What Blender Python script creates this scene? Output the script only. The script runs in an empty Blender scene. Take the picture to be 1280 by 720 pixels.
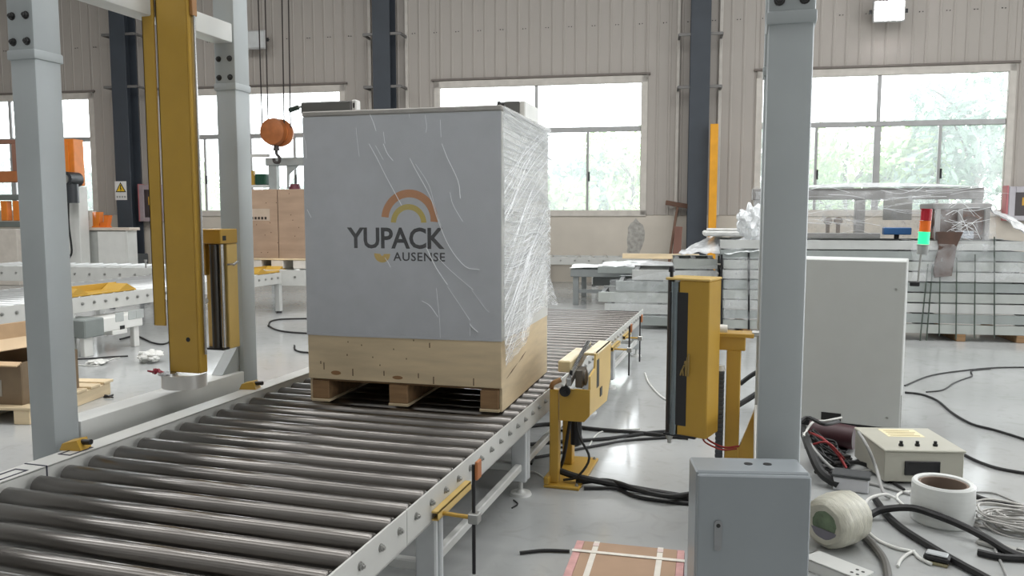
import bpy, bmesh, math, random
from mathutils import Vector, Matrix, noise
R = math.radians
random.seed(7)
sc = bpy.context.scene
col = sc.collection

# ------------------------------------------------------------------ camera
FPX, CH, YAW, PITCH = 1000.0, 1.5, R(16.8), math.atan(.092)
cam_d = bpy.data.cameras.new('camera'); cam = bpy.data.objects.new('camera', cam_d); col.objects.link(cam)
cam_d.sensor_width = 36; cam_d.lens = FPX / 1280 * 36; cam_d.clip_end = 300
cam.location = (0, 0, CH); cam.rotation_euler = (math.pi / 2 - PITCH, 0, YAW)
sc.camera = cam
# ------------------------------------------------------------------ world, lights, exposure
w = bpy.data.worlds.new('overcast_sky'); sc.world = w; w.use_nodes = True
bg = w.node_tree.nodes['Background']; bg.inputs[0].default_value = (.93, .97, 1.0, 1); bg.inputs[1].default_value = 6.5
sc.view_settings.view_transform = 'Standard'; sc.view_settings.look = 'None'
sc.view_settings.gamma = 1; sc.view_settings.use_curve_mapping = False
sc.view_settings.exposure = 0.0
try:
    sc.cycles.max_bounces = 8; sc.cycles.transparent_max_bounces = 12; sc.cycles.sample_clamp_indirect = 4
    sc.cycles.caustics_reflective = False; sc.cycles.caustics_refractive = False
except Exception: pass
def area(name, loc, sx, sy, power, rot=(0, 0, 0), color=(1, 1, 1)):
    l = bpy.data.lights.new(name, 'AREA'); l.shape = 'RECTANGLE'; l.size = sx; l.size_y = sy; l.energy = power; l.color = color
    o = bpy.data.objects.new(name, l); col.objects.link(o); o.location = loc; o.rotation_euler = rot
    return o
# daylight entering through the translucent roof-light strips over the hall
SKYLIGHTS = [(-2.5, -6.2, 150), (-2.0, -2.2, 150), (-1.5, 1.8, 420), (-1.5, 5.8, 1000), (-1.5, 9.8, 700)]
for k, (sx_, sy_, pw_) in enumerate(SKYLIGHTS):
    area('roof_light', (sx_, sy_, 8.85), 24, 1.3, pw_, (0, 0, R(6.2)), (1, 1, .99))

# unseen area light added for daylight from the right; no window is built there
area('added_side_light', (13.9, 5.5, 3.2), 3.4, 15, 780, (0, R(90), 0), (.97, .99, 1))

# ------------------------------------------------------------------ geometry of the view (used to read distances off the photo)
_f = Vector((-math.sin(YAW) * math.cos(PITCH), math.cos(YAW) * math.cos(PITCH), -math.sin(PITCH)))
_r = Vector((math.cos(YAW), math.sin(YAW), 0))
_u = Vector((-math.sin(YAW) * math.sin(PITCH), math.cos(YAW) * math.sin(PITCH), math.cos(PITCH)))
CAM = Vector((0, 0, CH))
def ray(px, py): return _f + _r * ((px - 640) / FPX) - _u * ((py - 360) / FPX)
def G(px, py, z=0):
    d = ray(px, py); return CAM + d * ((z - CH) / d.z)
def atY(px, py, Y):
    d = ray(px, py); return CAM + d * (Y / d.y)
def atX(px, py, X):
    d = ray(px, py); return CAM + d * (X / d.x)
class Plane:
    """a vertical plane through o, its local x along angle a; gives local (x, z)"""
    def __init__(s, o, a):
        s.o = Vector((o[0], o[1], 0)); s.a = a; s.x = Vector((math.cos(a), math.sin(a), 0)); s.n = Vector((-math.sin(a), math.cos(a), 0))
    def __call__(s, px, py, off=0):          # off: towards the camera side
        d = ray(px, py); t = ((s.o - CAM).dot(s.n) - off) / d.dot(s.n); p = CAM + d * t
        return (p - s.o).dot(s.x), p.z
    def w(s, x, y=0, z=0): return s.o + s.x * x + s.n * y + Vector((0, 0, z))

# ------------------------------------------------------------------ materials
def lin(c):
    return tuple(((v / 255) / 12.92 if v / 255 <= .04045 else ((v / 255 + .055) / 1.055) ** 2.4) for v in c) + (1,)
MATS = {}
def M(name, rgb, rough=.5, metal=0, var=.06, scale=6, bump=0, bscale=80, spec=.5, emit=0, stretch=None, coat=0):
    if name in MATS: return MATS[name]
    m = bpy.data.materials.new(name); m.use_nodes = True; nt = m.node_tree; N = nt.nodes; L = nt.links
    b = N['Principled BSDF']; c = lin(rgb)
    b.inputs['Roughness'].default_value = rough; b.inputs['Metallic'].default_value = metal
    b.inputs['Specular IOR Level'].default_value = spec
    if coat: b.inputs['Coat Weight'].default_value = coat; b.inputs['Coat Roughness'].default_value = .1
    tc = N.new('ShaderNodeTexCoord'); mp = N.new('ShaderNodeMapping'); L.new(tc.outputs['Object'], mp.inputs[0])
    if stretch: mp.inputs['Scale'].default_value = stretch
    nz = N.new('ShaderNodeTexNoise'); nz.inputs['Scale'].default_value = scale; nz.inputs['Detail'].default_value = 5; L.new(mp.outputs[0], nz.inputs['Vector'])
    rp = N.new('ShaderNodeValToRGB'); L.new(nz.outputs['Fac'], rp.inputs[0])
    rp.color_ramp.elements[0].position = .3; rp.color_ramp.elements[1].position = .7
    rp.color_ramp.elements[0].color = tuple(max(0, v * (1 - var * 1.5)) for v in c[:3]) + (1,)
    rp.color_ramp.elements[1].color = tuple(min(1, v * (1 + var)) for v in c[:3]) + (1,)
    L.new(rp.outputs[0], b.inputs['Base Color'])
    if bump:
        n2 = N.new('ShaderNodeTexNoise'); n2.inputs['Scale'].default_value = bscale; n2.inputs['Detail'].default_value = 4; L.new(mp.outputs[0], n2.inputs['Vector'])
        bp = N.new('ShaderNodeBump'); bp.inputs['Strength'].default_value = bump; bp.inputs['Distance'].default_value = .01
        L.new(n2.outputs['Fac'], bp.inputs['Height']); L.new(bp.outputs[0], b.inputs['Normal'])
    if emit:
        b.inputs['Emission Color'].default_value = c; b.inputs['Emission Strength'].default_value = emit
    MATS[name] = m; return m
def film_mat(name, fac=.4, rgb=(235, 238, 240), rough=.18, scale=(1, 1, 1), streak=0.0, nscale=7, bump=.5, turn=None):
    """thin plastic: part clear, part white glossy sheet, its cloudiness streaked"""
    m = bpy.data.materials.new(name); m.use_nodes = True; nt = m.node_tree; N = nt.nodes; L = nt.links
    out = N['Material Output']; b = N['Principled BSDF']; b.inputs['Base Color'].default_value = lin(rgb); b.inputs['Roughness'].default_value = rough
    tr = N.new('ShaderNodeBsdfTransparent'); mx = N.new('ShaderNodeMixShader')
    tc = N.new('ShaderNodeTexCoord'); mp = N.new('ShaderNodeMapping'); mp.inputs['Scale'].default_value = scale; L.new(tc.outputs['Object'], mp.inputs[0])
    if turn is not None: mp.inputs['Rotation'].default_value = (turn, 0, 0); mp.inputs['Scale'].default_value = (1, 2.2, 30)
    nz = N.new('ShaderNodeTexNoise'); nz.inputs['Scale'].default_value = nscale; nz.inputs['Detail'].default_value = 6; nz.inputs['Roughness'].default_value = .65; L.new(mp.outputs[0], nz.inputs['Vector'])
    mr = N.new('ShaderNodeMapRange'); mr.inputs['From Min'].default_value = .35; mr.inputs['From Max'].default_value = .68
    mr.inputs['To Min'].default_value = max(0, fac - streak); mr.inputs['To Max'].default_value = min(1, fac + streak); L.new(nz.outputs['Fac'], mr.inputs['Value'])
    bp = N.new('ShaderNodeBump'); bp.inputs['Strength'].default_value = bump; bp.inputs['Distance'].default_value = .02; L.new(nz.outputs['Fac'], bp.inputs['Height']); L.new(bp.outputs[0], b.inputs['Normal'])
    L.new(mr.outputs[0], mx.inputs[0]); L.new(tr.outputs[0], mx.inputs[1]); L.new(b.outputs[0], mx.inputs[2]); L.new(mx.outputs[0], out.inputs[0])
    return m
frame_grey = M('frame_paint_grey', (172, 178, 180), .42, var=.04, scale=3)
frame_white = M('frame_paint_white', (205, 206, 203), .4, var=.04, scale=3)
rail_white = M('rail_paint_white', (196, 196, 192), .38, var=.05, scale=5)
yellow = M('machine_yellow', (186, 148, 59), .38, var=.05, scale=4)
yellow_pale = M('machine_yellow_pale', (216, 184, 110), .35, var=.05, scale=4)
steel = M('bright_steel', (190, 190, 190), .25, 1, var=.08)
galv = M('zinc_bolt', (175, 175, 172), .35, .9, var=.1)
dark = M('black_rubber', (24, 24, 25), .55, var=.1)
darkmetal = M('dark_metal', (52, 52, 54), .4, .6, var=.1)
copper = M('brown_reflector', (170, 105, 60), .4)
wood = M('plywood', (216, 196, 162), .6, var=.12, scale=2.5, stretch=(1, 1, 6), bump=.05)
woodd = M('pallet_wood', (150, 118, 84), .7, var=.2, scale=3, stretch=(1, 8, 8), bump=.1)
woodk = M('wood_knot', (88, 64, 42), .7)
brown = M('cardboard', (164, 136, 112), .75, var=.06, scale=5)
navy = M('column_paint', (62, 68, 76), .55, var=.08, scale=2)
clad = M('cladding_sheet', (176, 169, 162), .5, var=.05, scale=1.2, stretch=(1, 1, .3))
plaster = M('plaster_wall', (202, 194, 182), .8, var=.05, scale=1.5, bump=.05)
cement = M('bare_cement', (172, 169, 163), .9, var=.2, scale=12, bump=.2)
alu = M('window_aluminium', (176, 176, 176), .4, .3)
reveal = M('window_reveal', (204, 198, 190), .5)
white = M('white_paint', (222, 222, 218), .45, var=.03)
cabgrey = M('cabinet_grey', (140, 146, 150), .27, var=.03, scale=3)
orange = M('orange_paint', (228, 130, 40), .4)
rust = M('red_brown_paint', (120, 88, 72), .6, var=.2, scale=9)
greenp = M('motor_green', (40, 84, 66), .45)
bluep = M('blue_paint', (52, 98, 150), .45)
filmthin = film_mat('clear_film', .2, streak=.16, nscale=5)
filmwhite = film_mat('cloudy_film', .8, streak=.2, nscale=5)
ridge = M('film_ridge', (238, 240, 242), .12, var=.02)

# ------------------------------------------------------------------ mesh builder
class B:
    def __init__(s): s.bm = bmesh.new()
    def _m(s, faces, m):
        for f in faces: f.material_index = m
        return s
    def box(s, c, d, bev=0, m=0, rot=None, seg=1):
        r = bmesh.ops.create_cube(s.bm, size=1); vs = r['verts']
        mt = Matrix.Translation(c) @ ((Matrix.Rotation(rot[0], 4, 'X') @ Matrix.Identity(4)) if False else Matrix.Identity(4))
        if rot is not None:
            from mathutils import Euler
            mt = Matrix.Translation(c) @ Euler(rot).to_matrix().to_4x4()
        mt = mt @ Matrix.Diagonal((d[0], d[1], d[2], 1))
        bmesh.ops.transform(s.bm, matrix=mt, verts=vs)
        fs = set(f for v in vs for f in v.link_faces)
        if bev:
            es = list(set(e for v in vs for e in v.link_edges))
            q = bmesh.ops.bevel(s.bm, geom=es, offset=bev, segments=seg, affect='EDGES', profile=.5)
            fs = set(q['faces']) | set(f for f in fs if f.is_valid)
        return s._m(fs, m)
    def ab(s, a, b, bev=0, m=0, seg=1):        # box between two corners
        return s.box(tuple((a[i] + b[i]) / 2 for i in range(3)), tuple(abs(b[i] - a[i]) for i in range(3)), bev, m, None, seg)
    def cyl(s, p0, p1, r, r2=None, seg=16, m=0, caps=True):
        p0 = Vector(p0); p1 = Vector(p1); ax = p1 - p0; r2 = r if r2 is None else r2
        q = ax.to_track_quat('Z', 'Y').to_matrix()
        ra = [s.bm.verts.new(p0 + q @ Vector((math.cos(2 * math.pi * i / seg) * r, math.sin(2 * math.pi * i / seg) * r, 0))) for i in range(seg)]
        rb = [s.bm.verts.new(p1 + q @ Vector((math.cos(2 * math.pi * i / seg) * r2, math.sin(2 * math.pi * i / seg) * r2, 0))) for i in range(seg)]
        fs = [s.bm.faces.new((ra[i], ra[(i + 1) % seg], rb[(i + 1) % seg], rb[i])) for i in range(seg)]
        if caps: fs += [s.bm.faces.new(ra[::-1]), s.bm.faces.new(rb)]
        return s._m(fs, m)
    def lathe(s, prof, c=(0, 0, 0), seg=28, m=0):
        rings = [[s.bm.verts.new((c[0] + r * math.cos(2 * math.pi * i / seg), c[1] + r * math.sin(2 * math.pi * i / seg), c[2] + z)) for i in range(seg)] for r, z in prof]
        fs = [s.bm.faces.new((a[i], a[(i + 1) % seg], b[(i + 1) % seg], b[i])) for a, b in zip(rings, rings[1:]) for i in range(seg)]
        return s._m(fs, m)
    def tube(s, pts, r, seg=8, m=0, smooth=5, closed=False):
        P = spline(pts, smooth) if smooth else [Vector(p) for p in pts]
        rings = []; up = Vector((0, 0, 1)); prev = None
        for i, p in enumerate(P):
            t = (P[min(i + 1, len(P) - 1)] - P[max(i - 1, 0)])
            if t.length < 1e-9: t = Vector((1, 0, 0))
            t.normalize()
            a = (prev if prev is not None else (up if abs(t.z) < .95 else Vector((1, 0, 0))))
            a = a - t * a.dot(t)
            if a.length < 1e-6: a = t.orthogonal()
            a.normalize(); prev = a; b = t.cross(a)
            rr = r[min(i * len(r) // len(P), len(r) - 1)] if isinstance(r, (list, tuple)) else r
            rings.append([s.bm.verts.new(p + (a * math.cos(2 * math.pi * k / seg) + b * math.sin(2 * math.pi * k / seg)) * rr) for k in range(seg)])
        fs = [s.bm.faces.new((a[k], a[(k + 1) % seg], b[(k + 1) % seg], b[k])) for a, b in zip(rings, rings[1:]) for k in range(seg)]
        fs += [s.bm.faces.new(rings[0][::-1]), s.bm.faces.new(rings[-1])]
        return s._m(fs, m)
    def prism(s, poly, axis, a, b, m=0):
        """poly: 2-D points in the two other axes (x,y order kept), extruded from a to b along axis"""
        def mk(p, t):
            if axis == 'x': return (t, p[0], p[1])
            if axis == 'y': return (p[0], t, p[1])
            return (p[0], p[1], t)
        va = [s.bm.verts.new(mk(p, a)) for p in poly]; vb = [s.bm.verts.new(mk(p, b)) for p in poly]; n = len(poly)
        fs = [s.bm.faces.new((va[i], va[(i + 1) % n], vb[(i + 1) % n], vb[i])) for i in range(n)] + [s.bm.faces.new(va[::-1]), s.bm.faces.new(vb)]
        return s._m(fs, m)
    def sheet(s, fn, nu, nv, m=0, thick=0):
        g = [[s.bm.verts.new(fn(i / nu, j / nv)) for j in range(nv + 1)] for i in range(nu + 1)]
        fs = [s.bm.faces.new((g[i][j], g[i + 1][j], g[i + 1][j + 1], g[i][j + 1])) for i in range(nu) for j in range(nv)]
        if thick: bmesh.ops.solidify(s.bm, geom=fs, thickness=thick)
        return s._m(fs, m)
    def mesh(s, name, mats, sharp=35):
        bmesh.ops.recalc_face_normals(s.bm, faces=s.bm.faces)
        me = bpy.data.meshes.new(name); s.bm.to_mesh(me); s.bm.free()
        for mt in (mats if isinstance(mats, (list, tuple)) else [mats]): me.materials.append(mt)
        if sharp:
            me.polygons.foreach_set('use_smooth', [True] * len(me.polygons)); me.set_sharp_from_angle(angle=R(sharp))
        return me
    def build(s, name, mats, parent=None, sharp=35, loc=None, rot=None): return ob(name, s.mesh(name, mats, sharp), parent, loc, rot)
def spline(pts, n):
    P = [Vector(p) for p in pts]
    if len(P) < 3: return P
    E = [P[0] * 2 - P[1]] + P + [P[-1] * 2 - P[-2]]; out = []
    for i in range(1, len(E) - 2):
        a, b, c, d = E[i - 1:i + 3]
        for k in range(n):
            t = k / n
            out.append(.5 * ((2 * b) + (c - a) * t + (2 * a - 5 * b + 4 * c - d) * t * t + (3 * b - a - 3 * c + d) * t ** 3))
    return out + [P[-1]]
def ob(name, me, parent=None, loc=None, rot=None):
    o = bpy.data.objects.new(name, me); col.objects.link(o)
    if parent is not None: o.parent = parent
    if loc is not None: o.location = loc
    if rot is not None: o.rotation_euler = rot
    return o
def tag(o, label=None, cat=None, group=None, kind=None):
    if label: o['label'] = label
    if cat: o['category'] = cat
    if group: o['group'] = group
    if kind: o['kind'] = kind
    return o
def thing(name, label, cat, loc=(0, 0, 0), rz=0, group=None, kind=None):
    o = ob(name, None, None, loc, (0, 0, rz)); o.empty_display_size = .1
    return tag(o, label, cat, group, kind)
def bolt_mesh(r=.011, h=.012):
    b = B(); b.cyl((0, 0, 0), (0, 0, .003), r * 1.35, seg=12); b.cyl((0, 0, .003), (0, 0, h), r, seg=6); b.cyl((0, 0, h), (0, 0, h * 1.5), r * .55, seg=8)
    return b.mesh('bolt', galv)
BOLT = bolt_mesh()
def bolt(parent, loc, normal, s=1, name='bolt', me=None):
    o = ob(name, me or BOLT, parent, loc); o.rotation_euler = Vector(normal).to_track_quat('Z', 'Y').to_euler(); o.scale = (s, s, s); return o
def rnd(a, b): return random.uniform(a, b)

# ================================================================== the setting
WA = R(6.2)
WP = Plane((-5.2, 17.23), WA)                  # inner face of the back wall
def floor_mat():
    m = bpy.data.materials.new('epoxy_floor'); m.use_nodes = True; nt = m.node_tree; N = nt.nodes; L = nt.links; b = N['Principled BSDF']
    tc = N.new('ShaderNodeTexCoord')
    n1 = N.new('ShaderNodeTexNoise'); n1.inputs['Scale'].default_value = .5; n1.inputs['Detail'].default_value = 6; L.new(tc.outputs['Object'], n1.inputs['Vector'])
    r1 = N.new('ShaderNodeValToRGB'); L.new(n1.outputs['Fac'], r1.inputs[0]); r1.color_ramp.elements[0].position = .32; r1.color_ramp.elements[1].position = .7
    r1.color_ramp.elements[0].color = lin((162, 164, 163)); r1.color_ramp.elements[1].color = lin((182, 184, 184))
    n2 = N.new('ShaderNodeTexNoise'); n2.inputs['Scale'].default_value = 7; n2.inputs['Detail'].default_value = 8; n2.inputs['Distortion'].default_value = 1.2; L.new(tc.outputs['Object'], n2.inputs['Vector'])
    r2 = N.new('ShaderNodeValToRGB'); L.new(n2.outputs['Fac'], r2.inputs[0]); r2.color_ramp.elements[0].position = .28; r2.color_ramp.elements[0].color = lin((243, 243, 241)); r2.color_ramp.elements[1].position = .45
    mx = N.new('ShaderNodeMix'); mx.data_type = 'RGBA'; mx.blend_type = 'MULTIPLY'; mx.inputs[0].default_value = 1
    L.new(r1.outputs[0], mx.inputs[6]); L.new(r2.outputs[0], mx.inputs[7]); L.new(mx.outputs[2], b.inputs['Base Color'])
    mr = N.new('ShaderNodeMapRange'); mr.inputs['To Min'].default_value = .07; mr.inputs['To Max'].default_value = .2; L.new(n2.outputs['Fac'], mr.inputs['Value']); L.new(mr.outputs[0], b.inputs['Roughness'])
    b.inputs['Specular IOR Level'].default_value = .6
    bp = N.new('ShaderNodeBump'); bp.inputs['Strength'].default_value = .02; bp.inputs['Distance'].default_value = .01; L.new(n2.outputs['Fac'], bp.inputs['Height']); L.new(bp.outputs[0], b.inputs['Normal'])
    return m
def struct(o, label=None, cat=None): return tag(o, label, cat, kind='structure')
fl = B(); fl.ab((-19, -9, -.2), (14, 22, 0)); struct(fl.build('floor', floor_mat()), 'grey glossy epoxy floor of the factory hall', 'floor')

HT = 9.0
# windows: (left s, right s, top z)
def ws(px, py): return WP(px, py)[0]
SILL = 1.475
WIN = []
e1 = ws(118, 190); WIN.append((e1 - 4.6, e1))
e2 = ws(430, 150); WIN.append((e2 - 4.7, e2))
WIN.append((ws(545.6, 150), ws(806.5, 150)))
WIN.append((ws(947, 150), ws(1264, 150)))
WTOP = WP(808, 96.5)[1]
S0, S1 = -14.0, 14.5
wb = B()
T = .22
def wl(b, s0, s1, z0, z1, y0=0.03, y1=T, bev=0, m=0): b.ab((s0, y0, z0), (s1, y1, z1), bev, m)
wl(wb, S0, S1, 0, SILL, -.0, T)
wl(wb, S0, S1, WTOP, HT)
edges = [S0] + [v for p in WIN for v in p] + [S1]
for a, b_ in zip(edges[0::2], edges[1::2]): wl(wb, a, b_, SILL, WTOP)
wall = wb.build('wall_back', plaster, None, 0, WP.w(0), (0, 0, WA))
struct(wall, 'long back wall of ribbed beige sheet over a plastered base', 'wall')
def in_win(s):
    for a, b_ in WIN:
        if a - 1e-6 <= s <= b_ + 1e-6: return True
    return False
PW = .252
cuts = sorted(set([S0 + i * PW for i in range(int((S1 - S0) / PW) + 1)] + [v for p in WIN for v in p]))
pm = {}
for a, b_ in zip(cuts, cuts[1:]):
    if b_ - a < .02: continue
    wdt = round(b_ - a, 4); iw = in_win((a + b_) / 2); key = (wdt, iw)
    if key not in pm:
        z0 = (WTOP + .05) if iw else SILL + .012
        p = B(); g = .01
        p.prism([(0, .03), (0, .008), (g * .6, .001), (g + .022, -.008), (g + .035, -.008), (g + .05, .002), (wdt - .008, .002), (wdt - .004, .008), (wdt, .008), (wdt, .03)] if wdt > .1 else [(0, .03), (0, .01), (.008, .002), (wdt - .008, .002), (wdt, .01), (wdt, .03)], 'z', z0, HT)
        pm[key] = p.mesh('cladding_panel', clad, 20)
    ob('cladding_panel', pm[key], wall, (a, 0, 0))
sc_b = B()
for zz in (WP(700, 34)[1], WP(700, 34)[1] + 1.5):
    s = S0 + .13
    while s < S1:
        sc_b.cyl((s, -.001, zz + rnd(-.01, .01)), (s, -.014, zz), .011, seg=6); sc_b.cyl((s + .06, -.001, zz), (s + .06, -.014, zz), .011, seg=6); s += PW * 2
tag(sc_b.build('sheet_screws', darkmetal, wall), kind='stuff')
pp = []
for k in range(18):
    a = 2 * math.pi * k / 18; pp.append((ws(793, 292) + .2 * math.cos(a) * (1 + rnd(-.25, .25)), .95 + .46 * math.sin(a) * (1 + rnd(-.15, .15))))
pb = B(); pb.prism(pp, 'y', -.004, .01); pb.build('bare_patch', cement, wall, 0)

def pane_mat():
    m = bpy.data.materials.new('washout_window_glass'); m.use_nodes = True; nt = m.node_tree; N = nt.nodes; L = nt.links; out = N['Material Output']; N.remove(N['Principled BSDF'])
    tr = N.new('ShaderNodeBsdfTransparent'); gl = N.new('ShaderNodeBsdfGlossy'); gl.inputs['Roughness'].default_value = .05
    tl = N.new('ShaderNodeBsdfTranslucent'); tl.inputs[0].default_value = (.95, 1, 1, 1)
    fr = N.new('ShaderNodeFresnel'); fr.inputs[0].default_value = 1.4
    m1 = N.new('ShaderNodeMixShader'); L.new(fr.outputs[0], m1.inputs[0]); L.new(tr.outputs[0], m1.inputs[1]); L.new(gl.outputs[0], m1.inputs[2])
    m2 = N.new('ShaderNodeMixShader'); m2.inputs[0].default_value = .175; L.new(m1.outputs[0], m2.inputs[1]); L.new(tl.outputs[0], m2.inputs[2]); L.new(m2.outputs[0], out.inputs[0])  # white haze put into the glass for the overexposed, washed-out view outdoors
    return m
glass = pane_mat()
winlab = ['window at the far left end of the wall, behind the orange machine', 'window behind the orange pulley block', 'window directly behind the white wrapped crate', 'wide window behind the stacked grey frames']
for k, (a, b_) in enumerate(WIN):
    wo = thing('window_%d' % (k + 1), winlab[k], 'window', WP.w(0), WA, kind='structure')
    zt = WTOP + .05; zb = SILL
    f = B(); t = .1                                        # reveal trim round the opening
    for (x0, x1, z0, z1) in ((a - .05, a + .09, zb, zt), (b_ - .09, b_ + .05, zb, zt), (a - .05, b_ + .05, zt - .16, zt), (a - .05, b_ + .05, zb - .02, zb + .12)):
        f.ab((x0, -.035, z0), (x1, .06, z1), .012)
    f.build('frame', reveal, wo)
    cz = B(); cz.ab((a - .1, -.06, zt), (b_ + .1, .02, zt + .045), .006); cz.build('drip_cap', M('trim_taupe', (120, 112, 106), .6), wo)
    ztr = WP(750, 161.5)[1]
    tb = B(); tb.ab((a + .09, -.0, ztr - .055), (b_ - .09, .07, ztr + .055), .01); tb.build('transom', alu, wo)
    L_ = b_ - a; xm = a + L_ * .49
    for (x, wd, z0, z1) in ((xm, .075, ztr + .05, zt - .16), (xm, .13, zb + .12, ztr - .05), (a + L_ * .245, .055, zb + .12, ztr - .05), (a + L_ * .735, .055, zb + .12, ztr - .05)):
        mb = B(); mb.ab((x - wd / 2, .0, z0), (x + wd / 2, .07, z1), .008); mb.build('mullion', alu, wo)
    for (x0, x1, z0, z1) in [(a + .09, xm - .03, ztr + .05, zt - .16), (xm + .03, b_ - .09, ztr + .05, zt - .16)] + [(a + L_ * q0, a + L_ * q1, zb + .12, ztr - .05) for q0, q1 in ((.02, .24), (.25, .475), (.505, .73), (.74, .98))]:
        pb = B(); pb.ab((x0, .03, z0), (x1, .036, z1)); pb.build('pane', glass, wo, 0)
    for q in (.245, .735):
        lb = B(); lb.ab((a + L_ * q + .02, -.03, zb + .75), (a + L_ * q + .05, .0, zb + .95), .005); lb.build('latch', darkmetal, wo)
    po = area('daylight_portal', WP.w((a + b_) / 2, .3, (zb + zt) / 2), L_, zt - zb, 1, (R(-90), 0, WA)); po.data.cycles.is_portal = True

# hall shell outside the frame
sh = M('hall_sheet', (190, 188, 184), .7); roofm = M('roof_sheet', (128, 130, 130), .7)
def shell(name, a, b, m, lab): x = B(); x.ab(a, b); struct(x.build(name, m, None, 0), lab, 'wall' if 'wall' in name else 'ceiling')
shell('wall_left', (-19.2, -9, 0), (-19, 16.0, HT), sh, 'beige sheet wall on the left side of the hall')
shell('wall_right', (14, -9, 0), (14.2, 19.2, HT), sh, 'beige sheet wall on the right side of the hall')
shell('wall_front', (-19.2, -9.2, 0), (14.2, -9, HT), sh, 'dim sheet wall behind the photographer')
shell('ceiling', (-19.2, -9.2, HT), (14.2, 20.5, HT + .2), roofm, 'grey sheet roof of the hall')

# steel columns standing in front of the wall
COLD = .42; COLW = .40
for k, (pl_, pr_, ypx, lab) in enumerate(((146.5, 160, 268, 'dark steel column carrying the yellow triangle sign, left of the yellow mast'), (465.5, 483, 60, 'dark steel column rising behind the top of the wrapped crate'), (860.5, 883.5, 200, 'dark steel column with the long-handled tool leaning at its left'))):
    off = .5
    s0 = WP(pl_, ypx, off)[0]; s1 = s0 + COLW
    c = thing('steel_column', lab, 'column', WP.w((s0 + s1) / 2, 0), WA, 'dark steel wall columns')
    h = COLW / 2
    b = B(); b.ab((-h, -off, 0), (h, -off + .022, HT), .004); b.build('front_flange', navy, c)
    b = B(); b.ab((-.01, -off + .02, 0), (.01, -.1, HT)); b.build('web', navy, c)
    b = B(); b.ab((-h, -.1, 0), (h, -.078, HT), .004); b.build('rear_flange', navy, c)
    b = B(); b.ab((-h - .06, -off - .06, 0), (h + .06, -.03, .55), .02); b.build('plinth', M('plinth_grey', (92, 96, 98), .8), c)
    for ypx2 in (42, 108):
        zz = WP((pl_ + pr_) / 2, ypx2, off)[1]
        for sg in (-1, 1):
            b = B(); b.ab((sg * .02, -off + .03, zz - .03), (sg * .44, -off + .06, zz + .03), .004); b.box((sg * .43, -.22, zz), (.05, .44, .05), .004); b.build('girt_bracket', M('bracket_grey', (120, 118, 116), .5, .3), c)
    for sg in (-1, 1):
        b = B(); b.ab((sg * .4, -.06, SILL), (sg * .47, -.012, HT), .006); b.build('flashing', reveal, c)

# ------------------------------------------------------------------ outdoors
gm = M('outdoor_concrete', (200, 200, 192), .9, var=.1, scale=.4)
b = B(); b.ab((-60, 20, -.25), (60, 90, -.05)); struct(b.build('ground_outside', gm, None, 0), 'pale concrete yard outside the windows', 'ground')
leafA = M('leaf_light', (168, 200, 130), .6, var=.3, scale=3); leafB = M('leaf_blue_green', (118, 150, 130), .6, var=.3, scale=3); bark = M('bark', (96, 82, 70), .9)
def tree(px, dist, hgt, rad, lm, lab, n=900, seed=0, leaf=.16):
    rg = random.Random(seed); d = ray(px, 268); p = CAM + d * (dist / d.length); p.z = -.05
    t = thing('tree', lab, 'tree', p, 0, 'trees outside the windows')
    b = B(); b.tube([(0, 0, 0), (.05, 0, hgt * .4), (-.05, .05, hgt * .8)], [.13, .1, .06, .03], 7)
    for q in range(5):
        a = rg.uniform(0, 6.28); b.tube([(0, 0, hgt * (.3 + .1 * q)), (math.cos(a) * rad * .4, math.sin(a) * rad * .4, hgt * (.45 + .1 * q)), (math.cos(a) * rad * .7, math.sin(a) * rad * .7, hgt * (.55 + .09 * q))], [.05, .03, .015], 5)
    b.build('trunk', bark, t)
    c = B(); bl = [(Vector((rg.uniform(-1, 1) * rad * .6, rg.uniform(-1, 1) * rad * .6, hgt * rg.uniform(.3, .88))), rg.uniform(.35, .6) * rad) for _ in range(11)]
    for _ in range(n):
        ce, rr = rg.choice(bl); v = Vector((rg.gauss(0, 1), rg.gauss(0, 1), rg.gauss(0, 1))); v.normalize(); o = ce + v * rr * rg.uniform(.55, 1.0); o.z = max(.3, o.z)
        u = Vector((rg.gauss(0, 1), rg.gauss(0, 1), rg.gauss(0, 1))).normalized(); w_ = u.orthogonal().normalized(); s = leaf * rg.uniform(.6, 1.4)
        c.bm.faces.new([c.bm.verts.new(o + u * s), c.bm.verts.new(o + w_ * s * .5), c.bm.verts.new(o - u * s), c.bm.verts.new(o - w_ * s * .5)])
    c.build('crown', lm, t, 0)
TR = [(715, 27, 3.9, 1.6, leafB, 'blue-green tree outside the left lower pane behind the crate'), (748, 31, 4.4, 1.4, leafB, 'dark slim tree seen just right of the sliding window stile'), (705, 24, 2.4, 1.0, leafA, 'low light green bush outside beside the wrapped crate'), (790, 27, 4.6, 1.8, leafA, 'light green tree outside the right lower pane behind the crate'),
      (1000, 25, 3.9, 1.7, leafB, 'pale tree outside just right of the grey machine post'), (1055, 24, 3.8, 1.7, leafA, 'leafy tree outside the left half of the wide window'), (1130, 24, 4.2, 1.8, leafA, 'light tree outside behind the brown wrapped machine'), (1215, 23, 5.2, 2.0, leafB, 'tall tree outside the right end of the wide window'),
      (100, 30, 3.2, 1.7, leafB, 'tree outside the window beside the black motor'), (10, 30, 3.2, 1.8, leafB, 'tree outside the far left window edge'), (262, 31, 3.2, 1.7, leafA, 'tree seen through the gap right of the yellow mast'), (350, 31, 3.0, 1.6, leafB, 'tree outside behind the hanging pulley block')]
for k, a in enumerate(TR): tree(a[0], a[1], a[2], a[3], a[4], a[5], 1500, k)

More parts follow.
